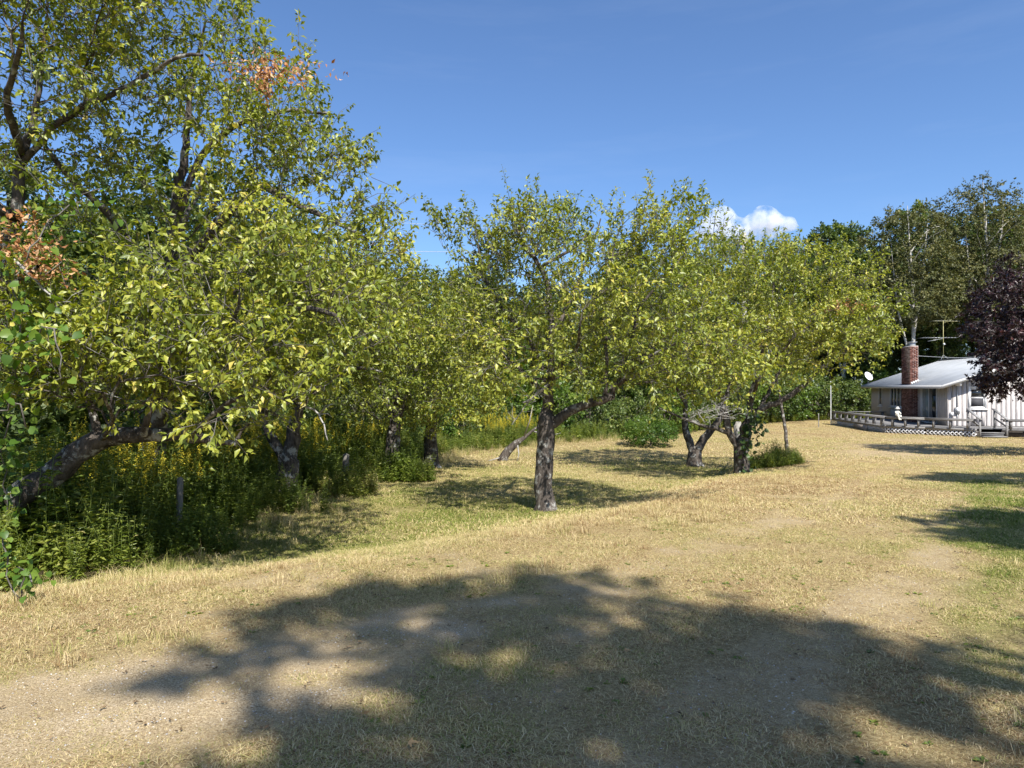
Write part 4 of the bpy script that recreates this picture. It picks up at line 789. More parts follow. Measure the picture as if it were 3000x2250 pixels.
# ------------------------------------------------------------------ thin sapling, leaning dead trunk, posts
M['post'] = simple('weathered_post', (.11, .10, .088), (.24, .225, .20), 16, .9, .1, .4, stretch=(1, 1, .15)); M['pale_post'] = simple('pale_post', (.20, .19, .17), (.30, .285, .26), 10, .9, .1)
x, y, z = gp(2308, 1310, 21.0)
make_tree('sapling', 'thin leaning sapling standing in the brush beside the drive', 'tree', (x, y, z), [[(x, y, z - .05, .06), (*W(2298, 1240, 21), .05), (*W(2290, 1190, 21), .04), (*W(2270, 1080, 21), .02)]], [(*W(2300, 1060, 21), .9, .9, .6)], 60, 24, tmean=.5, **mid)
x, y, z = gp(1470, 1312, 23); dt = empty('dead_trunk', (x, y, z)); tag(dt, 'short dead trunk leaning over in the shade at the end of the aisle', 'dead trunk')
rr = np.random.default_rng(9); q = catmull([(0, 0, -.05, .17), (.15, 0, .25, .14), (.45, 0, .55, .11), (.75, .1, .75, .06), (1.2, .2, 1.1, .03), (1.7, .3, 1.2, .012)], .12)
mb = MB(); mb.tube(q[:, :3], q[:, 3], 9); mb.build('trunk', M['bark'], dt, smooth=True)
for e in ([(.1, 0, .15), (-.25, -.1, .05), (-.5, -.1, -.01)], [(.5, 0, .58), (.55, -.2, .25), (.5, -.25, .0)], [(.7, .1, .7), (.9, -.2, 1.3), (1.0, -.3, 1.8)], [(1.0, .2, .95), (1.5, 0, .8), (1.9, -.1, .9)]):
    MB().tube(np.array(e), [.03, .02, .008], 5).build('branch', M['deadwood'], dt, smooth=True)
def post(name, label, tx, ty0, Y, top, r0, mat, lean=(0, 0), sq=False):
    x, y, z = gp(tx, ty0, Y); zt = W(tx, top, Y)[2]; mb = MB(); rr = np.random.default_rng(int(tx)); h = zt - z
    if sq: mb.beam((0, 0, -.1), (lean[0], lean[1], h), r0 * 2, r0 * 2)
    else:
        n = 7; zz = np.linspace(-.1, h, n); P = np.stack([lean[0] * zz / h, lean[1] * zz / h, zz], 1); V, f, g_ = tube(P, r0 * (1 - .12 * np.linspace(0, 1, n)), 9, cap=True, rough=.18, rng=rr); V[-2, 2] += .03; mb.add(V, f, g_)
    o = mb.build(name, M[mat], None, smooth=not sq, loc=(x, y, z)); return tag(o, label, 'post')
post('fence_post', 'weathered fence post standing in the dark weeds under the leaning trunk', 524, 1500, 9.0, 1402, .042, 'post', (.02, 0))
post('fence_post', 'short grey fence post in sunlit weeds beside the forked apple tree', 1010, 1412, 14.2, 1332, .07, 'post', (.03, 0))
post('fence_post', 'pale square post directly behind the ivy clad apple trunk', 2160, 1360, 18.2, 1235, .075, 'pale_post', (0, 0), True)
post('fence_post', 'thin stake at the far edge of the lawn before the hedge', 2398, 1244, 44, 1212, .03, 'pale_post', (0, 0))
# fallen leaves
M['fallen'] = leaf_mat('fallen_leaf', [(0, (.30, .17, .06)), (1, (.45, .30, .14))], .1, rough=.8)
for i, (tx, ty, lab) in enumerate([(1195, 2195, 'curled pale dry leaf on the shaded gravel at the bottom of the picture'), (1642, 2045, 'tan fallen leaf lying flat in the tree shade'), (1735, 1980, 'small tan fallen leaf at the edge of a sun patch'), (1828, 1920, 'small fallen leaf on sunlit straw above the sun patch'), (1075, 2110, 'pale fallen leaf on the dark gravel near the curled one'), (548, 1770, 'grey dry leaf on the sunlit bank beyond the gravel')]):
    Yd = CZ * F / (ty - HOR); x = (tx - 1500) / F * Yd
    for _ in range(3): Yd = (CZ - gz(x, Yd)) * F / (ty - HOR); x = (tx - 1500) / F * Yd
    r = np.random.default_rng(500 + i); V, q, t, k = leaves(np.zeros((1, 3)), np.array([[math.cos(i * 2.1), math.sin(i * 2.1), .1]]), np.array([[.1, -.35, 1.0]]), np.array([.05 + .015 * (i == 0)]), LEAF_STAR)
    V = V + np.array([0, 0, .02]); o = mobj('fallen_leaf', raw_mesh('fallen_leaf', V, [q, t], M['fallen'], False, {'tint': np.full(k, r.random())}), None, (x, Yd, gz(x, Yd) + .015)); tag(o, lab, 'leaf', 'fallen leaves on the drive')
# ------------------------------------------------------------------ the cabin
M['siding'] = simple('weathered_siding', (.40, .365, .345), (.60, .555, .525), 9, .85, .15, .25, stretch=(3, 3, .25))
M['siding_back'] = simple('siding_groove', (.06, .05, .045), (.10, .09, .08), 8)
M['white'] = simple('white_paint', (.72, .71, .69), (.80, .79, .77), 10, .6, .3); M['trim'] = simple('grey_trim', (.52, .51, .50), (.62, .61, .60), 8, .7, .2, stretch=(1, 1, 1))
M['deckwood'] = simple('grey_deck_wood', (.17, .162, .152), (.30, .29, .28), 10, .85, .15, .2, stretch=(.5, .5, 3)); M['lattice'] = simple('white_lattice', (.70, .69, .68), (.80, .79, .78), 14, .75, .2)
M['roof'] = simple('metal_roofing', (.36, .375, .39), (.43, .445, .46), 1.2, .6, .3); M['glass'] = simple('window_glass', (.012, .015, .016), rough=.04, spec=.8); M['curtain_glass'] = simple('curtained_glass', (.16, .20, .21), (.24, .28, .29), 4, .08, .8, stretch=(6, 6, .3)); M['screen'] = simple('insect_screen', (.05, .05, .055), rough=.7)
M['brick'] = leaf_mat('brick', [(0, (.075, .028, .021)), (.5, (.165, .068, .05)), (1, (.30, .165, .13))], 0, rough=.9, spec=.1); M['mortar'] = simple('mortar', (.36, .33, .30), (.46, .43, .40), 20, .95, .1)
M['metal'] = simple('galvanised', (.42, .43, .43), (.55, .56, .56), 14, .45, .5, metal=.5); M['black'] = simple('black_cable', (.02, .02, .02), rough=.6); M['dish'] = simple('dish_white', (.78, .78, .77), rough=.4, spec=.4); M['ply'] = simple('plywood', (.30, .255, .215), (.38, .33, .28), 6, .9, .1, stretch=(.6, .6, 4)); M['stone'] = simple('cast_stone', (.52, .50, .44), (.66, .64, .57), 16, .9, .1)
HX, HY = 23.3, 38.0; FZ = -0.37; HRZ = math.atan2(-.178, .984); HL, HW, EH = 12.75, 9.5, 1.90; PITCH = .34; OE, OR = .50, .60
hg = -0.82
cab = empty('cabin', (HX, HY, 0), HRZ); tag(cab, 'weathered grey board cabin with pale metal roof and brick chimney', 'cabin')
def hw(lx, ly, lz): c_, s_ = math.cos(HRZ), math.sin(HRZ); return (HX + c_ * lx - s_ * ly, HY + s_ * lx + c_ * ly, lz)
def roofz(lx): return EH + .02 + PITCH * (min(lx, HW - lx) )
# wall cores (prism so that the gable closes)
ov = MB(); V = [(.03, .03, hg), (HW - .03, .03, hg), (HW - .03, .03, EH), (HW / 2, .03, EH + PITCH * HW / 2 - .02), (.03, .03, EH)]; V2 = [(a, HL - .03, c_) for a, b__, c_ in V]
ov.add(V + V2, [(0, 4, 9, 5), (1, 6, 7, 2), (4, 3, 8, 9), (3, 2, 7, 8), (0, 1, 2, 4), (5, 9, 7, 6)], [(4, 2, 3), (9, 8, 7)])
wall = ov.build('wall', M['siding_back'], cab)
left_open = [(1.40, 3.52, FZ - .3, 1.70), (6.45, 8.78, .46, 1.74), (10.47, 11.08, .48, 1.70)]
gab_open = [(1.10, 1.80, .62, 1.62)]
def boards(n0, n1, wdt, opens, top, bot, place, mat):
    k = 0; x = n0
    while x < n1 - .02:
        a, e = x + .013, min(x + wdt, n1) - .013; cuts = sorted({a, e, *[c_ for o in opens for c_ in o[:2] if a < c_ < e]})
        for u, v in zip(cuts[:-1], cuts[1:]):
            spans = [(bot, min(top(u), top(v)))]
            for (o0, o1, z0, z1) in opens:
                if u < o1 - 1e-6 and v > o0 + 1e-6: spans = [s for (s0, s1) in spans for s in ((s0, min(s1, z0)), (max(s0, z1), s1)) if s[1] - s[0] > .03]
            for s0, s1 in spans: place(u, v, s0, s1, k); k += 1
        x += wdt
mcache = {}
def put_board(parent, a, b_):                                             # boards of one size share their mesh
    d = tuple(round(b_[i] - a[i], 3) for i in range(3))
    if d not in mcache: mcache[d] = MB().box((0, 0, 0), d).mesh('board', M['siding'])
    mobj('board', mcache[d], parent, a)
boards(0, HL, .205, left_open, lambda t: EH, FZ + .01, lambda u, v, z0, z1, k: put_board(wall, (.004 - .003 * (k % 3), u, z0), (.028 - .003 * (k % 3), v, z1)), None)
def gab(u, v, z0, z1, k):
    t0, t1 = roofz(u) - .06, roofz(v) - .06
    if z1 < min(t0, t1) - .02: put_board(wall, (u, .004 - .003 * (k % 3), z0), (v, .028 - .003 * (k % 3), z1)); return
    y0, y1 = .004 - .003 * (k % 3), .028
    m = MB(); V = [(u, y0, z0), (v, y0, z0), (v, y0, t1), (u, y0, t0), (u, y1, z0), (v, y1, z0), (v, y1, t1), (u, y1, t0)]
    m.add(V, [(0, 1, 2, 3), (1, 5, 6, 2), (4, 0, 3, 7), (3, 2, 6, 7), (5, 4, 7, 6)]).build('board', M['siding'], wall)
boards(0, 7.2, .235, gab_open, lambda t: roofz(t) - .05, FZ + .01, gab, None)
# windows and door: u along the wall, on the long wall (side 'L') or the gable (side 'G')
def wbox(mb, side, u0, u1, d0, d1, z0, z1):
    if side == 'L': mb.box((min(-d0, -d1), u0, z0), (max(-d0, -d1), u1, z1))
    else: mb.box((u0, min(-d0, -d1), z0), (u1, max(-d0, -d1), z1))
    return mb
def frame(mb, side, u0, u1, z0, z1, w, d0, d1, bottom=True):
    wbox(mb, side, u0, u0 + w, d0, d1, z0, z1); wbox(mb, side, u1 - w, u1, d0, d1, z0, z1); wbox(mb, side, u0 + w, u1 - w, d0, d1, z1 - w, z1)
    if bottom: wbox(mb, side, u0 + w, u1 - w, d0, d1, z0, z0 + w)
    return mb
def window(side, u0, u1, z0, z1, panes, label, sill=True, horiz=False):
    w = wbox(MB(), side, u0, u1, -.028, -.024, z0, z1).build('window', M['screen'], cab); w['label'] = label
    frame(MB(), side, u0 - .09, u1 + .09, z0 - .09, z1 + .11, .09, .0, .035).build('casing', M['trim' if side == 'L' else 'white'], w)
    if sill: wbox(MB(), side, u0 - .16, u1 + .16, .0, .085, z0 - .13, z0 - .092).build('sill', M['white'], w)
    n = len(panes)
    for i, pm in enumerate(panes):
        if horiz: a, b__, c_, d = u0, u1, z0 + (z1 - z0) * i / n, z0 + (z1 - z0) * (i + 1) / n
        else: a, b__, c_, d = u0 + (u1 - u0) * i / n, u0 + (u1 - u0) * (i + 1) / n, z0, z1
        dd = -.012 + (.02 * (i == n - 1) if horiz else 0)
        frame(MB(), side, a, b__, c_, d, .045, dd - .006, dd + .018).build('sash', M['white'], w)
        wbox(MB(), side, a + .04, b__ - .04, dd, dd + .005, c_ + .04, d - .04).build('pane', M[pm], w)
    return w
window('L', *left_open[1], ['glass'] * 4, 'wide casement window of upright panes beside the chimney')
window('L', *left_open[2], ['glass'], 'narrow single pane window near the far corner')
window('G', *gab_open[0], ['screen', 'glass'], 'white double hung window in the sunlit end wall', horiz=True)
u0, u1, z0, z1 = left_open[0]; dr = wbox(MB(), 'L', u0, u1, -.028, -.024, FZ, z1).build('sliding_door', M['screen'], cab); dr['label'] = 'glazed sliding door onto the deck'
frame(MB(), 'L', u0 - .12, u1 + .12, FZ, z1 + .13, .12, 0, .04, False).build('casing', M['trim'], dr)
um = (u0 + u1) / 2
for a, b__, pm, dd in ((u0, um + .03, 'glass', .0), (um - .03, u1, 'curtain_glass', -.018)):
    frame(MB(), 'L', a, b__, FZ + .02, z1, .06, dd - .004, dd + .016).build('sash', M['white'], dr); wbox(MB(), 'L', a + .06, b__ - .06, dd, dd + .005, FZ + .08, z1 - .06).build('pane', M[pm], dr)
wbox(MB(), 'L', u0 + .06, um - .03, .006, .02, FZ + .28, FZ + .36).build('push_bar', M['white'], dr); wbox(MB(), 'L', u0 + .015, u0 + .05, .02, .06, .48, .78).build('handle', M['black'], dr)
# roof
def slope(sgn):
    e = -OE if sgn > 0 else HW + OE; m = HW / 2; ze = EH + .02 - PITCH * OE; zr = EH + .02 + PITCH * HW / 2; y0, y1 = -OR, HL + OR; t = .06
    mb = MB(); V = [(e, y0, ze), (e, y1, ze), (m, y1, zr), (m, y0, zr)]; V += [(a, b__, c_ + t) for a, b__, c_ in V]
    mb.add(V, [(0, 1, 2, 3), (7, 6, 5, 4), (0, 4, 5, 1), (1, 5, 6, 2), (2, 6, 7, 3), (3, 7, 4, 0)])
    o = mb.build('roof_slope', M['roof'], roof)
    if sgn > 0:
        rib = MB()
        for y in np.arange(y0 + .02, y1, .2286): rib.beam((e, y, ze + t + .006), (m - .02, y, zr + t + .006), .03, .014, (0, 0, 1))
        rib.build('rib', M['roof'], o)['kind'] = 'stuff'
    return o
roof = MB().beam((HW / 2, -OR - .02, EH + .115 + PITCH * HW / 2), (HW / 2, HL + OR + .02, EH + .115 + PITCH * HW / 2), .34, .03).build('roof', M['roof'], cab); slope(1); slope(-1)
ze = EH + .02 - PITCH * OE
MB().box((-OE - .035, -OR + .002, ze - .13), (-OE - .004, HL + OR - .002, ze + .045)).build('fascia', M['trim'], roof)
for k, y in enumerate((-OR, HL + OR)):
    d = .03 if k else -.03
    for sx in (1, -1):
        a = -OE if sx > 0 else HW + OE; m = MB(); za, zb = ze, EH + .02 + PITCH * HW / 2
        V = [(a, y + d * .1, za - .13), (HW / 2, y + d * .1, zb - .13), (HW / 2, y + d * .1, zb + .05), (a, y + d * .1, za + .05)]; V += [(p, q_ + d, r_) for p, q_, r_ in V]
        m.add(V, [(0, 1, 2, 3), (7, 6, 5, 4), (0, 4, 5, 1), (1, 5, 6, 2), (2, 6, 7, 3), (3, 7, 4, 0)]).build('barge_board', M['white'], roof)
for lx in (.42, HW / 2, HW - .42):
    MB().box((lx - .06, -OR + .06, roofz(lx) - .31), (lx + .06, -.004, roofz(lx) - .03)).build('rafter_end', M['white'], roof)
# chimney of separate bricks
ch = empty('x', (0, 0, 0)); bpy.data.objects.remove(ch)
CX0, CX1, CY0, CY1, CTOP = -.41, .04, 4.13, 5.56, 4.16
chim = MB().box((CX0 + .012, CY0 + .012, FZ), (CX1, CY1 - .012, CTOP - .01)).build('chimney', M['mortar'], cab); chim['label'] = 'tall red brick chimney through the roof edge'
rb = np.random.default_rng(8); br = MB(); hC = .075
for j, z in enumerate(np.arange(FZ, CTOP - hC + .001, hC)):
    y = CY0 - (.11 if j % 2 else 0)
    while y < CY1 - .01:
        a, e = max(y, CY0), min(y + .21, CY1)
        if e - a > .03: br.box((CX0 - rb.random() * .004, a + .005 * (a > CY0), z), (CX0 + .08, e - .010 * (e < CY1), z + hC - .012), tint=rb.random())
        y += .222
    x = CX0 + .082 + (.11 if j % 2 else 0) - .11
    while x < CX1:
        a, e = max(x, CX0 + .082), min(x + .21, CX1)
        if e - a > .03:
            br.box((a, CY0 - rb.random() * .004, z), (e - .01, CY0 + .08, z + hC - .012), tint=rb.random()); br.box((a, CY1 - .08, z), (e - .01, CY1 + rb.random() * .004, z + hC - .012), tint=rb.random())
        x += .222
br.build('brickwork', M['brick'], chim, tint=True)['kind'] = 'stuff'
MB().box((CX0 + .1, CY0 + .25, CTOP - .02), (CX1 - .06, CY0 + .75, CTOP + .2)).build('flue', M['metal'], chim); MB().box((CX0 + .03, CY0 + .16, CTOP + .21), (CX1 + .0, CY0 + .85, CTOP + .235)).build('chimney_cap', M['metal'], chim)
fz = EH + .085 - PITCH * .25
for k in range(4): MB().box((CX0 + .04 + k * .11, CY0 - .012, fz - .02 + k * .045), (CX0 + .15 + k * .11, CY0 - .004, fz + .1 + k * .045)).build('flashing', M['white'], chim)
# wall lamps, meter, conduit
def part(mb, name, mat, par=cab, smooth=False): return mb.build(name, M[mat], par, smooth)
for t, z in ((.80, 1.70), (10.0, 1.72)):
    lm = part(MB().box((-.05, t - .05, z - .02), (-.001, t + .05, z + .06)), 'wall_lamp', 'black'); g_ = MB(); g_.lathe([(.0, -.14), (.07, -.12), (.085, -.06), (.06, -.005), (.04, .02), (0, .02)], (-.11, t, z + .02), 12); part(g_, 'lamp_globe', 'dish', lm, True)
mt = part(MB().box((.36, -.10, .28), (.58, -.003, .62)), 'meter_box', 'metal'); g_ = MB(); V, f, q = tube(np.array([(.47, -.10, .47), (.47, -.19, .47)]), [.085, .075], 14, cap=True); g_.add(V, f, q); part(g_, 'meter_dial', 'dish', mt, True)
part(MB().tube([(.47, -.05, .62), (.47, -.05, roofz(.47) - .33)], .022, 6), 'conduit', 'metal', mt); part(MB().box((.12, -.09, .16), (.27, -.003, .36)), 'junction_box', 'trim'); part(MB().tube([(.2, -.03, .36), (.2, -.03, 1.2), (.16, -.03, 1.7)], .008, 4), 'cable', 'black')
part(MB().tube([(.47, -.05, .28), (.48, -.05, .02), (.45, -.04, FZ + .02)], .015, 5), 'conduit', 'metal', mt)
g_ = MB(); g_.tube([(-.02, 3.95, .9), (-.06, 3.95, .93), (-.05, 3.95, 1.05), (-.02, 3.95, 1.08)], .012, 5); part(g_, 'wall_bracket', 'black')
# ------------------------------------------------------------------ deck with benches, lattice, steps
dk = empty('deck', (HX, HY, 0), HRZ); tag(dk, 'low grey timber deck with bench rail and white lattice skirt', 'deck')
PTS = [(-3.55, 9.2), (-3.0, .1), (-1.5, -1.15), (.32, -2.62)]
RIGHT = [(1.45, -2.62), (6.8, -2.62)]
# floor boards (clipped to the outline), running along the wall
def left_x(y):
    poly = PTS[::-1]
    for (x0, y0), (x1, y1) in zip(poly[:-1], poly[1:]):
        if y0 <= y <= y1: return x0 + (x1 - x0) * (y - y0) / (y1 - y0)
    return None
k = 0
for y in np.arange(-2.6, 9.15, .145):
    xl = left_x(y + .07)
    if xl is None: continue
    xr = -.02 if y > -.02 else (6.8 if y > -2.45 else .32)
    MB().box((xl + .02, y, FZ - .045), (xr, y + .138, FZ - .008 - .002 * (k % 2))).build('deck_board', M['deckwood'], dk); k += 1
def seg_parts(p, q, posts, lattice=True, board=None, seat=True, lat_tint='lattice'):
    p = np.array(p, float); q = np.array(q, float); d = q - p; Ln = np.hypot(*d); d /= Ln; nrm_ = np.array([d[1], -d[0]])
    if nrm_ @ (p + q - np.array([6.0, 8.0])) < 0: nrm_ = -nrm_
    A = lambda s, o, z: (p[0] + d[0] * s + nrm_[0] * o, p[1] + d[1] * s + nrm_[1] * o, z)
    up = (0, 0, 1)
    MB().beam(A(0, .022, FZ - .065), A(Ln, .022, FZ - .065), .04, .12, up).build('rim_board', M['deckwood'], dk)
    if seat:
        MB().beam(A(-.02, .0, FZ + .46), A(Ln + .0, .0, FZ + .46), .24, .04, up).build('bench_seat', M['deckwood'], dk); MB().beam(A(0, .10, FZ + .40), A(Ln, .10, FZ + .40), .035, .085, up).build('seat_apron', M['deckwood'], dk)
        for i in range(posts):
            s = Ln * (i + .5) / posts; MB().beam(A(s, .0, FZ - .008), A(s, .0, FZ + .438), .18, .09, (d[0], d[1], 0)).build('bench_post', M['deckwood'], dk)
    if lattice:
        z0, z1 = hg - .02, FZ - .127; mb = MB(); h = z1 - z0; s = -h
        while s < Ln:
            for sg in (1, -1):
                a, e = s, s + h
                if sg < 0: za, zb = z1, z0
                else: za, zb = z0, z1
                t0 = max(0, -a / h); t1 = min(1, (Ln - a) / h)
                if t1 - t0 > .05: mb.beam(A(a + h * t0, .012 + .004 * sg, za + (zb - za) * t0), A(a + h * t1, .012 + .004 * sg, za + (zb - za) * t1), .008, .042, (0, 0, 1))
            s += .19
        o = mb.build('lattice_panel', M[lat_tint], dk); o['kind'] = 'stuff'
        MB().beam(A(0, -.35, (z0 + z1) / 2), A(Ln, -.35, (z0 + z1) / 2), .02, h, up).build('dark_backing', M['siding_back'], dk)  # dark sheet behind the lattice, its colour standing in for shade under the deck
seg_parts(PTS[0], PTS[1], 8); seg_parts(PTS[1], PTS[2], 3); seg_parts(PTS[2], PTS[3], 3)
seg_parts(RIGHT[0], RIGHT[1], 7, lattice=False)
MB().box((1.5, -2.5, hg), (6.8, -2.45, FZ - .1)).build('dark_backing', M['siding_back'], dk)  # under-deck shade painted as a dark sheet on the right-hand side too
p, q = np.array(PTS[1]), np.array(PTS[0]); d = (q - p) / np.hypot(*(q - p))
a = p + d * 2.6; e = p + d * 4.75; MB().beam((a[0] - .07, a[1], (hg + FZ) / 2 - .11), (e[0] - .07, e[1], (hg + FZ) / 2 - .11), .015, .36).build('plywood_sheet', M['ply'], dk)['label'] = 'brown plywood sheet covering part of the lattice'
MB().box((-2.6, 8.6, FZ + .42), (-.3, 9.0, FZ + .46)).build('bench_seat', M['deckwood'], dk)
for x in (-2.3, -1.4, -.5): MB().box((x - .06, 8.7, FZ - .006), (x + .06, 8.9, FZ + .42)).build('bench_post', M['deckwood'], dk)
# steps and slanting hand rails
for k, (z, y) in enumerate(((FZ - .17, -2.66), (FZ - .34, -2.96))):
    MB().box((.36, y - .30, z - .04), (1.42, y + .02, z)).build('step_tread', M['deckwood'], dk); MB().box((.37, y - .26, z - .17), (1.41, y - .24, z - .042)).build('step_riser', M['deckwood'], dk)
for x in (.30, 1.50):
    MB().beam((x, -1.75, FZ - .008), (x, -1.75, FZ + .92), .09, .04, (0, 1, 0)).build('rail_post', M['deckwood'], dk); MB().beam((x, -3.0, hg - .02), (x, -3.0, FZ + .48), .09, .04, (0, 1, 0)).build('rail_post', M['deckwood'], dk); MB().beam((x, -1.62, FZ + .965), (x, -3.10, FZ + .47), .14, .035).build('hand_rail', M['deckwood'], dk)
    MB().beam((x, -1.75, FZ + .5), (x, -3.0, FZ + .12), .04, .08).build('rail_brace', M['deckwood'], dk)
# ramp rail nearer the viewer
rp = empty('ramp_rail', hw(2.1, -4.2, 0), HRZ); tag(rp, 'grey timber ramp rail in front of the cabin end wall', 'railing')
for i, x in enumerate((0, 1.9, 3.8)): MB().beam((x, -.05 * i, hg - .02), (x, -.05 * i, .22), .1, .1, (0, 1, 0)).build('rail_post', M['deckwood'], rp)
MB().beam((-.06, 0, .24), (4.2, -.1, .30), .13, .035).build('top_rail', M['deckwood'], rp); MB().beam((0, .03, -.12), (4.2, -.07, -.07), .03, .085).build('mid_rail', M['deckwood'], rp); MB().beam((0, .03, -.46), (4.2, -.07, -.41), .03, .085).build('mid_rail', M['deckwood'], rp)
MB().beam((.0, .62, hg + .12), (4.2, .62, hg + .22), 1.1, .05).build('ramp_floor', M['deckwood'], rp)
# seated stone fisher boy on the bench rail
def skin(name, verts, edges, rad, mat, parent, sub=2):
    me = bpy.data.meshes.new(name); me.from_pydata(verts, edges, []); o = bpy.data.objects.new(name, me); link(o, parent); me.materials.append(M[mat])
    sk = o.modifiers.new('skin', 'SKIN'); ly = me.skin_vertices[0] if me.skin_vertices else None
    if ly is None:
        bpy.context.view_layer.objects.active = o; ly = me.skin_vertices.new() if hasattr(me.skin_vertices, 'new') else None
    if ly is not None:
        for i, r_ in enumerate(rad): ly.data[i].radius = (r_, r_) if not isinstance(r_, tuple) else r_
        ly.data[0].use_root = True
    sb_ = o.modifiers.new('sub', 'SUBSURF'); sb_.levels = sub; sb_.render_levels = sub; sk.use_smooth_shade = True
    return o
a = np.array(PTS[1]) * .72 + np.array(PTS[2]) * .28; sp = hw(a[0], a[1], FZ + .485)
st = empty('garden_statue', sp, HRZ + .35); tag(st, 'pale stone statue of a child in a hat sitting fishing on the bench rail', 'statue')
vv = [(0, 0, .06), (0, -.01, .16), (0, -.02, .27), (0, -.03, .33), (0, -.04, .385), (-.10, -.02, .26), (-.14, -.10, .17), (-.06, -.20, .15), (.10, -.02, .26), (.14, -.10, .17), (.06, -.20, .15),
      (-.055, -.05, .05), (-.075, -.20, .06), (-.06, -.23, -.12), (-.055, -.30, -.17), (.055, -.05, .05), (.075, -.20, .06), (.03, -.23, -.12), (.02, -.30, -.17)]
ee = [(0, 1), (1, 2), (2, 3), (3, 4), (2, 5), (5, 6), (6, 7), (2, 8), (8, 9), (9, 10), (0, 11), (11, 12), (12, 13), (13, 14), (0, 15), (15, 16), (16, 17), (17, 18)]
rad = [.085, .085, .08, .04, .068, .045, .036, .026, .045, .036, .026, .06, .055, .042, .032, .06, .055, .042, .032]
body = skin('body', vv, ee, rad, 'stone', st)
g_ = MB(); g_.lathe([(.0, .12), (.05, .115), (.075, .08), (.08, .03), (.13, .012), (.135, .0), (.08, .004), (0, .01)], (0, -.04, .415), 14); part(g_, 'hat', 'stone', st, True)
g_ = MB(); g_.tube([(0, -.2, .14), (-.16, -.34, .3), (-.42, -.55, .5)], [.008, .006, .003], 5); part(g_, 'fishing_rod', 'post', st)
# satellite dishes, aerial
def dish(base, mast_h, size, aim, label):
    r_ = empty('satellite_dish', base); tag(r_, label, 'satellite dish'); MB().tube([(0, 0, 0), (0, 0, mast_h)], .02, 6).build('mast', M['metal'], r_)
    aim = Vector(aim).normalized(); qt = aim.to_track_quat('Z', 'Y').to_matrix(); prof = [(0, 0), (.35, .03), (.7, .11), (1.0, .22), (1.02, .225), (.7, .085), (.35, .0), (0, -.03)]
    mb = MB(); mb.lathe([(a_ * size, b__ * size) for a_, b__ in prof], (0, 0, 0), 22); V = np.concatenate(mb.v) @ np.array(qt).T + np.array([0, 0, mast_h + .05]); mb.v = [V]; mb.build('reflector', M['dish'], r_, smooth=True)
    c0 = np.array([0, 0, mast_h + .05]); tip = c0 + np.array(qt @ Vector((0, -.25 * size, 1.1 * size))); low = c0 + np.array(qt @ Vector((0, -1.0 * size, .2 * size)))
    MB().beam(low, tip, .025, .025).build('feed_arm', M['metal'], r_); MB().tube([tip, tip + np.array(qt @ Vector((0, .05, -.12)))], .035, 8).build('receiver', M['metal'], r_)
dish(hw(-.25, 12.6, EH + .0), .5, .33, (.35, -.85, .5), 'white satellite dish on the far corner of the cabin roof')
dish(hw(3.9, 2.2, roofz(3.9) + .02), 1.15, .28, (.1, -.9, .45), 'white satellite dish on the roof beside the purple maple')
M['aerial'] = simple('aerial_mast', (.42, .38, .16), (.5, .46, .22), 8, .6, .3)
bx, by, bz = hw(HW / 2, HL + .1, EH + PITCH * HW / 2 + .1)
ar = empty('television_aerial', (bx, by, bz)); tag(ar, 'yellow aerial mast with two comb antennas on the far end of the roof ridge', 'aerial')
MB().tube([(0, 0, 0), (0, 0, 2.75)], .018, 6).build('mast', M['aerial'], ar)
for s_ in ((-.3, -.2), (.3, -.2), (0, .3)): MB().tube([(0, 0, .35), (s_[0], s_[1], -.02)], .012, 4).build('mast_foot', M['metal'], ar)
def comb(z, x0, x1, n, l0, l1, mat, yaw):
    cx, sx = math.cos(yaw), math.sin(yaw); f = lambda u, v, w_=0: (u * cx - v * sx, u * sx + v * cx, z + w_)
    b__ = MB().beam(f(x0, 0), f(x1, 0), .022, .022).build('boom', M[mat], ar)
    for i in range(n):
        u = x0 + (x1 - x0) * i / (n - 1); l_ = l0 + (l1 - l0) * i / (n - 1); MB().tube([f(u, -l_ / 2), f(u, l_ / 2)], .007, 4).build('element', M['metal'], b__)
comb(2.72, -.75, 1.1, 8, .9, .5, 'aerial', .15); comb(1.55, -1.5, .85, 12, 1.5, .7, 'metal', -.1)
MB().beam((-1.1, 0, .95 + .35), (0, 0, 1.55 - .05), .02, .02).build('boom_brace', M['metal'], ar); MB().tube([(.0, -.04, 1.15), (.06, -.06, 1.05)], .06, 8).build('amplifier_box', M['dish'], ar)
# flag pole like white pole at the deck's far end
o = post('white_pole', 'slim white pole at the far end of the deck', 2434, 1226, 46.8, 1118, .025, 'white'); o['category'] = 'pole'
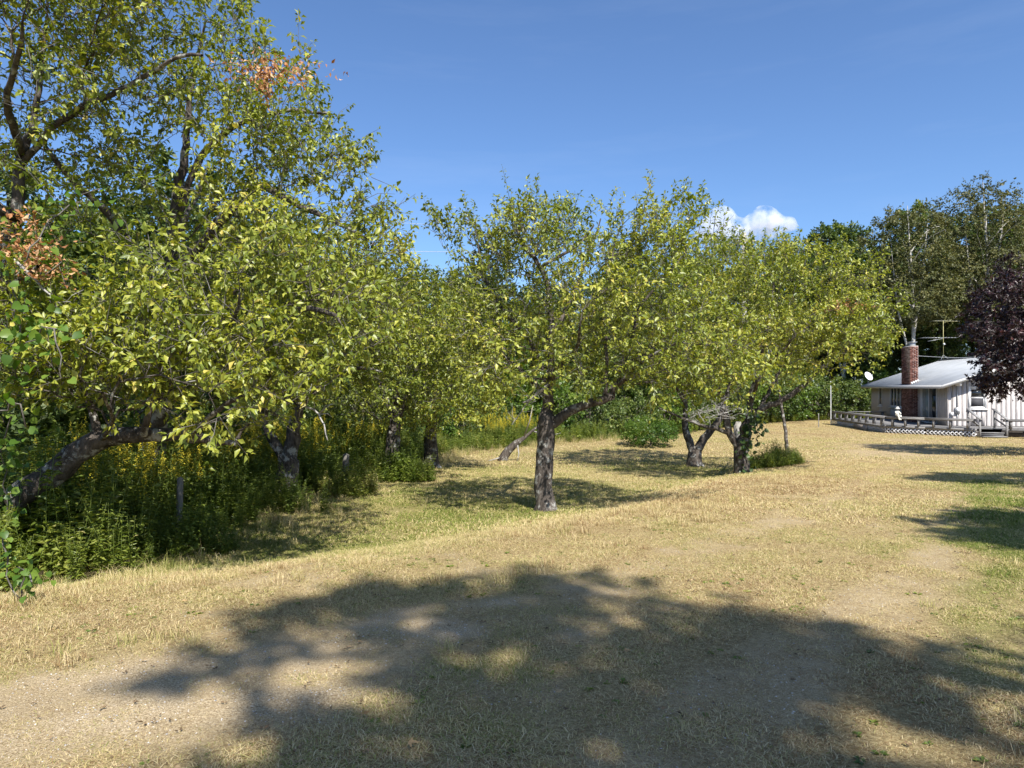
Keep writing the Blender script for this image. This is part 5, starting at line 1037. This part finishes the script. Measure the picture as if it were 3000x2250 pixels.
# ------------------------------------------------------------------ utility pole, wires, cloud
M['polewood'] = simple('pole_wood', (.30, .27, .23), (.46, .43, .39), 10, .9, .1, stretch=(1, 1, .1))
px_, py_ = W(2180, 0, 55)[:2]; pz = W(2180, 681, 55)[2]
up_ = empty('utility_pole', (px_, py_, gz(px_, py_))); tag(up_, 'pale wooden utility pole top above the right hand apple trees', 'pole')
hh = pz - gz(px_, py_); MB().tube([(0, 0, -.1), (0, 0, hh * .5), (0, 0, hh)], [.22, .2, .17], 10).build('pole', M['polewood'], up_, smooth=True); MB().box((-.9, -.07, hh - .75), (.9, .07, hh - .6)).build('crossarm', M['polewood'], up_)
for sx in (-.8, 0.3, .8): MB().lathe([(0, 0), (.05, .0), (.06, .06), (.03, .12), (0, .13)], (sx, 0, hh - .6), 8).build('insulator', M['metal'], up_, smooth=True)
def wire(a, b__, sag, r_, label):
    a = np.array(a); b__ = np.array(b__); t = np.linspace(0, 1, 26)[:, None]; P = a + (b__ - a) * t; P[:, 2] -= sag * 4 * (t * (1 - t))[:, 0]
    tag(MB().tube(P - a, r_, 4).build('overhead_wire', M['metal'], None, loc=tuple(a)), label, 'wire')
wire((px_ - .8, py_, pz - .5), W(-500, 520, 34), .4, .012, 'upper overhead wire crossing the sky behind the apple trees'); wire((px_, py_, pz - 1.4), W(-500, 690, 34), .4, .014, 'lower overhead wire crossing behind the apple trees')
wire(hw(-.15, 4.6, 3.6), hw(6.5, 2.0, EH + PITCH * 3 + .5), .15, .012, 'black service wire running from the chimney over the roof')
# small fair weather cloud low over the wood
cm = bpy.data.materials.new('cloud'); cm.use_nodes = True; nt = cm.node_tree; nt.nodes.clear(); out = N(nt, 'ShaderNodeOutputMaterial'); pv = N(nt, 'ShaderNodeVolumePrincipled')
pv.inputs['Color'].default_value = (.97, .97, .98, 1); pv.inputs['Anisotropy'].default_value = 0.0
nz = noise_tex(nt, .03, 7, .65); rp_ = ramp(nt, [(.44, (0, 0, 0)), (.66, (1, 1, 1))]); nt.links.new(nz.outputs['Fac'], rp_.inputs[0])
ml = N(nt, 'ShaderNodeMath', operation='MULTIPLY'); nt.links.new(rp_.outputs[0], ml.inputs[0]); ml.inputs[1].default_value = .05
nt.links.new(ml.outputs[0], pv.inputs['Density']); nt.links.new(pv.outputs[0], out.inputs['Volume'])
rc = np.random.default_rng(3); cl = MB(); CY = 1900.0
def blob(c, r_):
    n1, n2 = 12, 8; V = []
    for i in range(n2 + 1):
        for j in range(n1):
            th = math.pi * i / n2; ph = 2 * math.pi * j / n1; d = np.array([math.sin(th) * math.cos(ph), math.sin(th) * math.sin(ph), math.cos(th)]); k_ = 1 + .25 * mnoise.noise(Vector(d * 1.7 + c * .01)); V.append(c + d * r_ * k_)
    return V, [(i * n1 + j, (i + 1) * n1 + j, (i + 1) * n1 + (j + 1) % n1, i * n1 + (j + 1) % n1) for i in range(n2) for j in range(n1)]
import bmesh
bm = bmesh.new()
blobs = [(2090, 668, 34), (2115, 640, 26), (2140, 665, 30), (2070, 690, 26), (2170, 680, 24), (2205, 668, 26), (2235, 640, 30), (2245, 665, 30), (2275, 655, 26), (2305, 660, 17), (2325, 664, 10), (2200, 690, 22), (2120, 690, 24)]
mball = bpy.data.metaballs.new('cloud'); mball.resolution = 14; mball.render_resolution = 14
c0 = W(2200, 670, CY)
for tx, ty, r_ in blobs:
    e = mball.elements.new(); p = W(tx, ty, CY) - c0; e.co = (p[0], rc.uniform(-25, 25), p[2]); e.radius = r_ / F * CY * 2.3
mo = bpy.data.objects.new('cloud_source', mball); COL.objects.link(mo); bpy.context.view_layer.update()
dg = bpy.context.evaluated_depsgraph_get(); cme = bpy.data.meshes.new_from_object(mo.evaluated_get(dg)); cme.name = 'cloud'; bpy.data.objects.remove(mo); bpy.data.metaballs.remove(mball)
cme.materials.clear(); cme.materials.append(cm)
cld = mobj('cloud', cme, None, tuple(c0)); tag(cld, 'small white cumulus cloud low above the wood', 'cloud', kind='thing')
